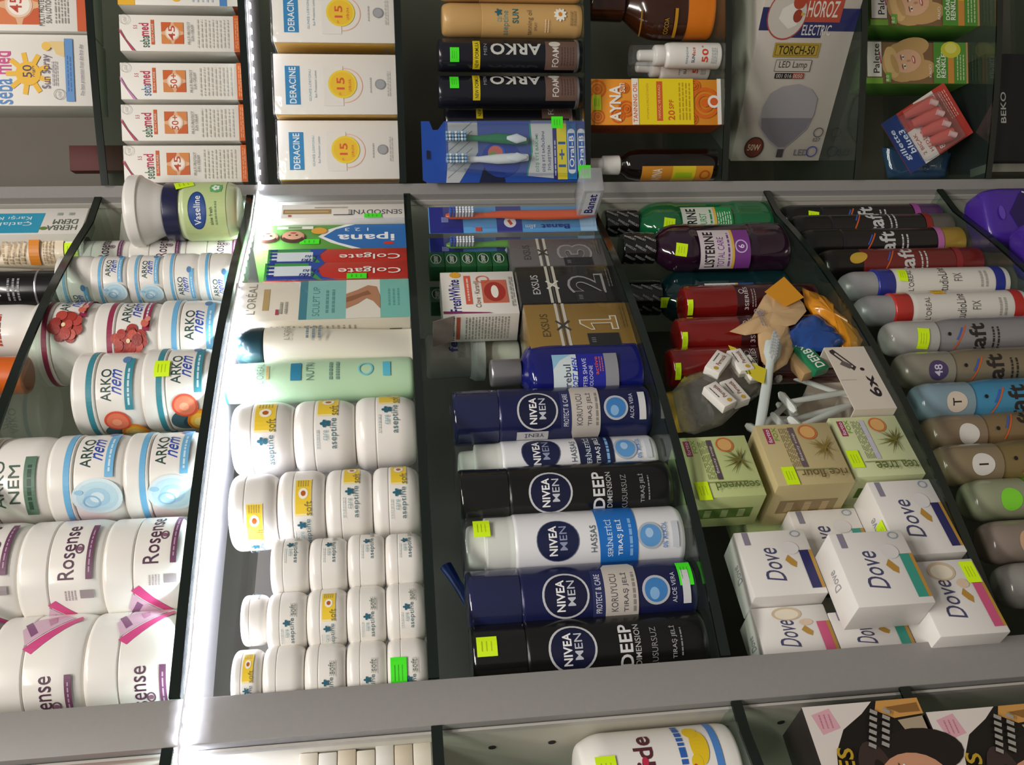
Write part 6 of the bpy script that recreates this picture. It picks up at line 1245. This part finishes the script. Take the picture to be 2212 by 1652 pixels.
# ------------------------------------------------------------------ the bay beyond the wide post
z = ZL[3]
r = .034; d = EE+.006+r; s = min(pt('L', 1420, 1655, d)[0], sLR-r-.001); h = pt('L', 1240, 1640, d-r*.5)[1]-z
e = thing('pet_spray_bottle', 'white bottle with yellow duck and blue words beyond the wide post', 'bottle', 'L', s, d, z)
MB().lathe(fil([(r*.75, 0), (r*.97, 0), (r, h*.06), (r, h*.86), (r*.8, h*.97), (r*.6, h*.98), (0, h)], [0, .006, .006, .012, .004, .003, 0]), 48).build('bottle_body', WHT, e)
p = Print(cyl_map(r, phi(e, -.62)), .004, .0003); p.text('ride', -r*.2, h*.60, r*.98, h*.12, '5a2a34', bold=.9); p.ell(-r*.35, h*.60, r*.10, h*.02, 'c02a4a'); p.lines(-r*.6, h*.335, r*.6, h*.385, 1, '2f62b4', .8); p.rect(-r*1.0, h*.12, r*.7, h*.165, '4f86cc')
p.ell(-r*.1, h*.25, r*.42, h*.055, 'e8c41e'); p.ell(r*.28, h*.28, r*.18, h*.045, 'e8c41e'); p.ell(-r*.45, h*.285, r*.16, h*.035, 'e8c41e'); p.ell(-r*.56, h*.30, r*.08, h*.015, 'b0502a'); p.build('label_print', e)
sticker(e, cyl_map(r, phi(e, -.3)), -r*.1, h*.84, .020, .015, maxu=.004)
# hair dye cartons
def dye(e, w, H):
    h = .090; v0 = H-h; p = Print(lambda u, v, o: (u, -o, v0+v)); p.rect(-w*.5, -v0, w*.5, h, '17120f'); p.poly([(w*.5, h), (w*.5, h*.40), (w*.40, h*.52), (w*.28, h*.72), (w*.10, h*.84), (-w*.20, h*.92), (-w*.5, h)], 'dcd2cc'); p.rr(w*.36, h*.84, w*.18, h*.17, 'd8a4b0', 15); p.lines(w*.30, h*.78, w*.42, h*.90, 3, 'b8748a', .3)
    p.poly([(w*.5, h*.0), (w*.5, h*.36), (w*.42, h*.40), (w*.34, h*.26), (w*.36, 0)], 'c9944e'); p.poly([(w*.46, h*.02), (w*.44, h*.30), (w*.38, h*.2), (w*.38, h*.02)], '8a5f30'); p.poly([(w*.34, h*.02), (w*.32, h*.24), (w*.2, h*.2), (w*.10, h*.02)], 'a89880')
    face_print(p, -w*.18, h*.30, h*.36, '1e1614', 'c99272', 0); [p.rr(w*(.12+.055*q), h*(.54-.022*q)-g*h*.11, w*.035, h*.06, '9a9690', -30) for q in range(6) for g in (0, 1)]; p.text('ES', w*.02, h*.80, w*.20, h*.13, 'b8962a', bold=.8, rot=-10); p.build('label_print', e)
DYE = mat('dye_card', '2a2422', .4, coat=.2)
z = ZL[4]; d = .006; a = pt('L', 1850, 1518, d)[0]; w = .085; h = pt('L', 1731, 1527, d)[1]-z
e = boxthing('hair_dye_carton', 'hair dye carton with dark haired woman, upper one beyond the wide post', 'box', 'L', a-w/2, d, z, w, .05, h, DYE, group='hair dye cartons'); dye(e, w, h)
e = boxthing('hair_dye_carton', 'black and white hair dye carton beside the upper woman carton', 'box', 'L', a-w-.010-.025, d+.012, z, .05, .05, pt('L', 1690, 1600, d+.01)[1]-z, DYE, group='hair dye cartons')
p = Print(plane_front()); p.rect(.004, .02, .018, .08, 'e0dcd8'); p.rect(.006, .03, .014, .05, 'd8a4b8'); p.build('label_print', e)
z = ZL[5]; a = pt('L', 2100, 1530, d)[0]; h = pt('L', 1999, 1538, d)[1]-z
e = boxthing('hair_dye_carton', 'hair dye carton with dark haired woman, lower one beyond the wide post', 'box', 'L', a-w/2, d, z, w, .05, h, DYE, group='hair dye cartons')
p = None; e2 = e; dye(e2, w, h)
# small pale cartons stacked on the second shelf
z = ZL[2]; d = .045; s = pt('L', 800, 1652, d)[0]; top = pt('L', 645, 1640, d)[1]; n = 7; hh = (top-z)/n
PAL = [mat('pale_soap_a', 'd9d2c2', .5), mat('pale_soap_b', 'cfc2ae', .5), mat('pale_soap_c', 'dcd8d0', .5)]
for i in range(n):
    boxthing('small_carton', 'small pale carton, %s in the stack beyond the wide post' % ['lowest', 'second', 'third', 'fourth', 'fifth', 'sixth', 'topmost'][i], 'box', 'L', s-.012+random.uniform(-.002, .002), d, z+i*hh, .05, .04, hh-.0004, PAL[i % 3], group='small pale cartons', ch=.001)
e = pouch('folded_bag', 'pinkish folded bag under the light strip beyond the wide post', 'bag', 'L', [(440, 1640), (520, 1632), (600, 1650), (560, 1720), (430, 1720)], .12, .006, mat('pink_paper', 'b89a94', .6))
e.location.z = ZL[2]+EYE if False else e.location.z
z = ZL[1]; s = pt('L', 250, 1650, .05)[0]
e = boxthing('red_carton', 'red carton above the light strip beyond the wide post', 'box', 'L', s-.05, .05, z, .06, .05, pt('L', 160, 1650, .05)[1]-z, mat('bright_red_card', 'b0221c', .45))

# ------------------------------------------------------------------ prints, bands and badges belong to the part they are on
ON = {'lid_band': ('lid',), 'cap_print': ('end_cap', 'cap'), 'cap_mark': ('cap',), 'badge_print': ('cap',), 'front_print': ('front_wall',),
      'band_print': ('film',), 'yellow_band': ('film',), 'orange_corner': ('pouch',), 'stamp_print': ('pouch',), 'printed_patch': ('pouch',)}
BODY = ('carton', 'jar_body', 'can_body', 'bottle_body', 'tube_body', 'backing_card', 'film_pack', 'cup', 'sleeve', 'film')
for q in ('label_print', 'name_print', 'leaf_print', 'barcode_print', 'side_print', 'top_print', 'gold_side', 'new_tag', 'nozzle_dot'): ON[q] = BODY
for e in [o for o in bpy.data.objects if o.type == 'EMPTY']:
    kids = {}
    for c in e.children: kids.setdefault(c.name.split('.')[0], c)
    for c in list(e.children):
        for b in ON.get(c.name.split('.')[0], ()):
            if b in kids: c.parent = kids[b]; break
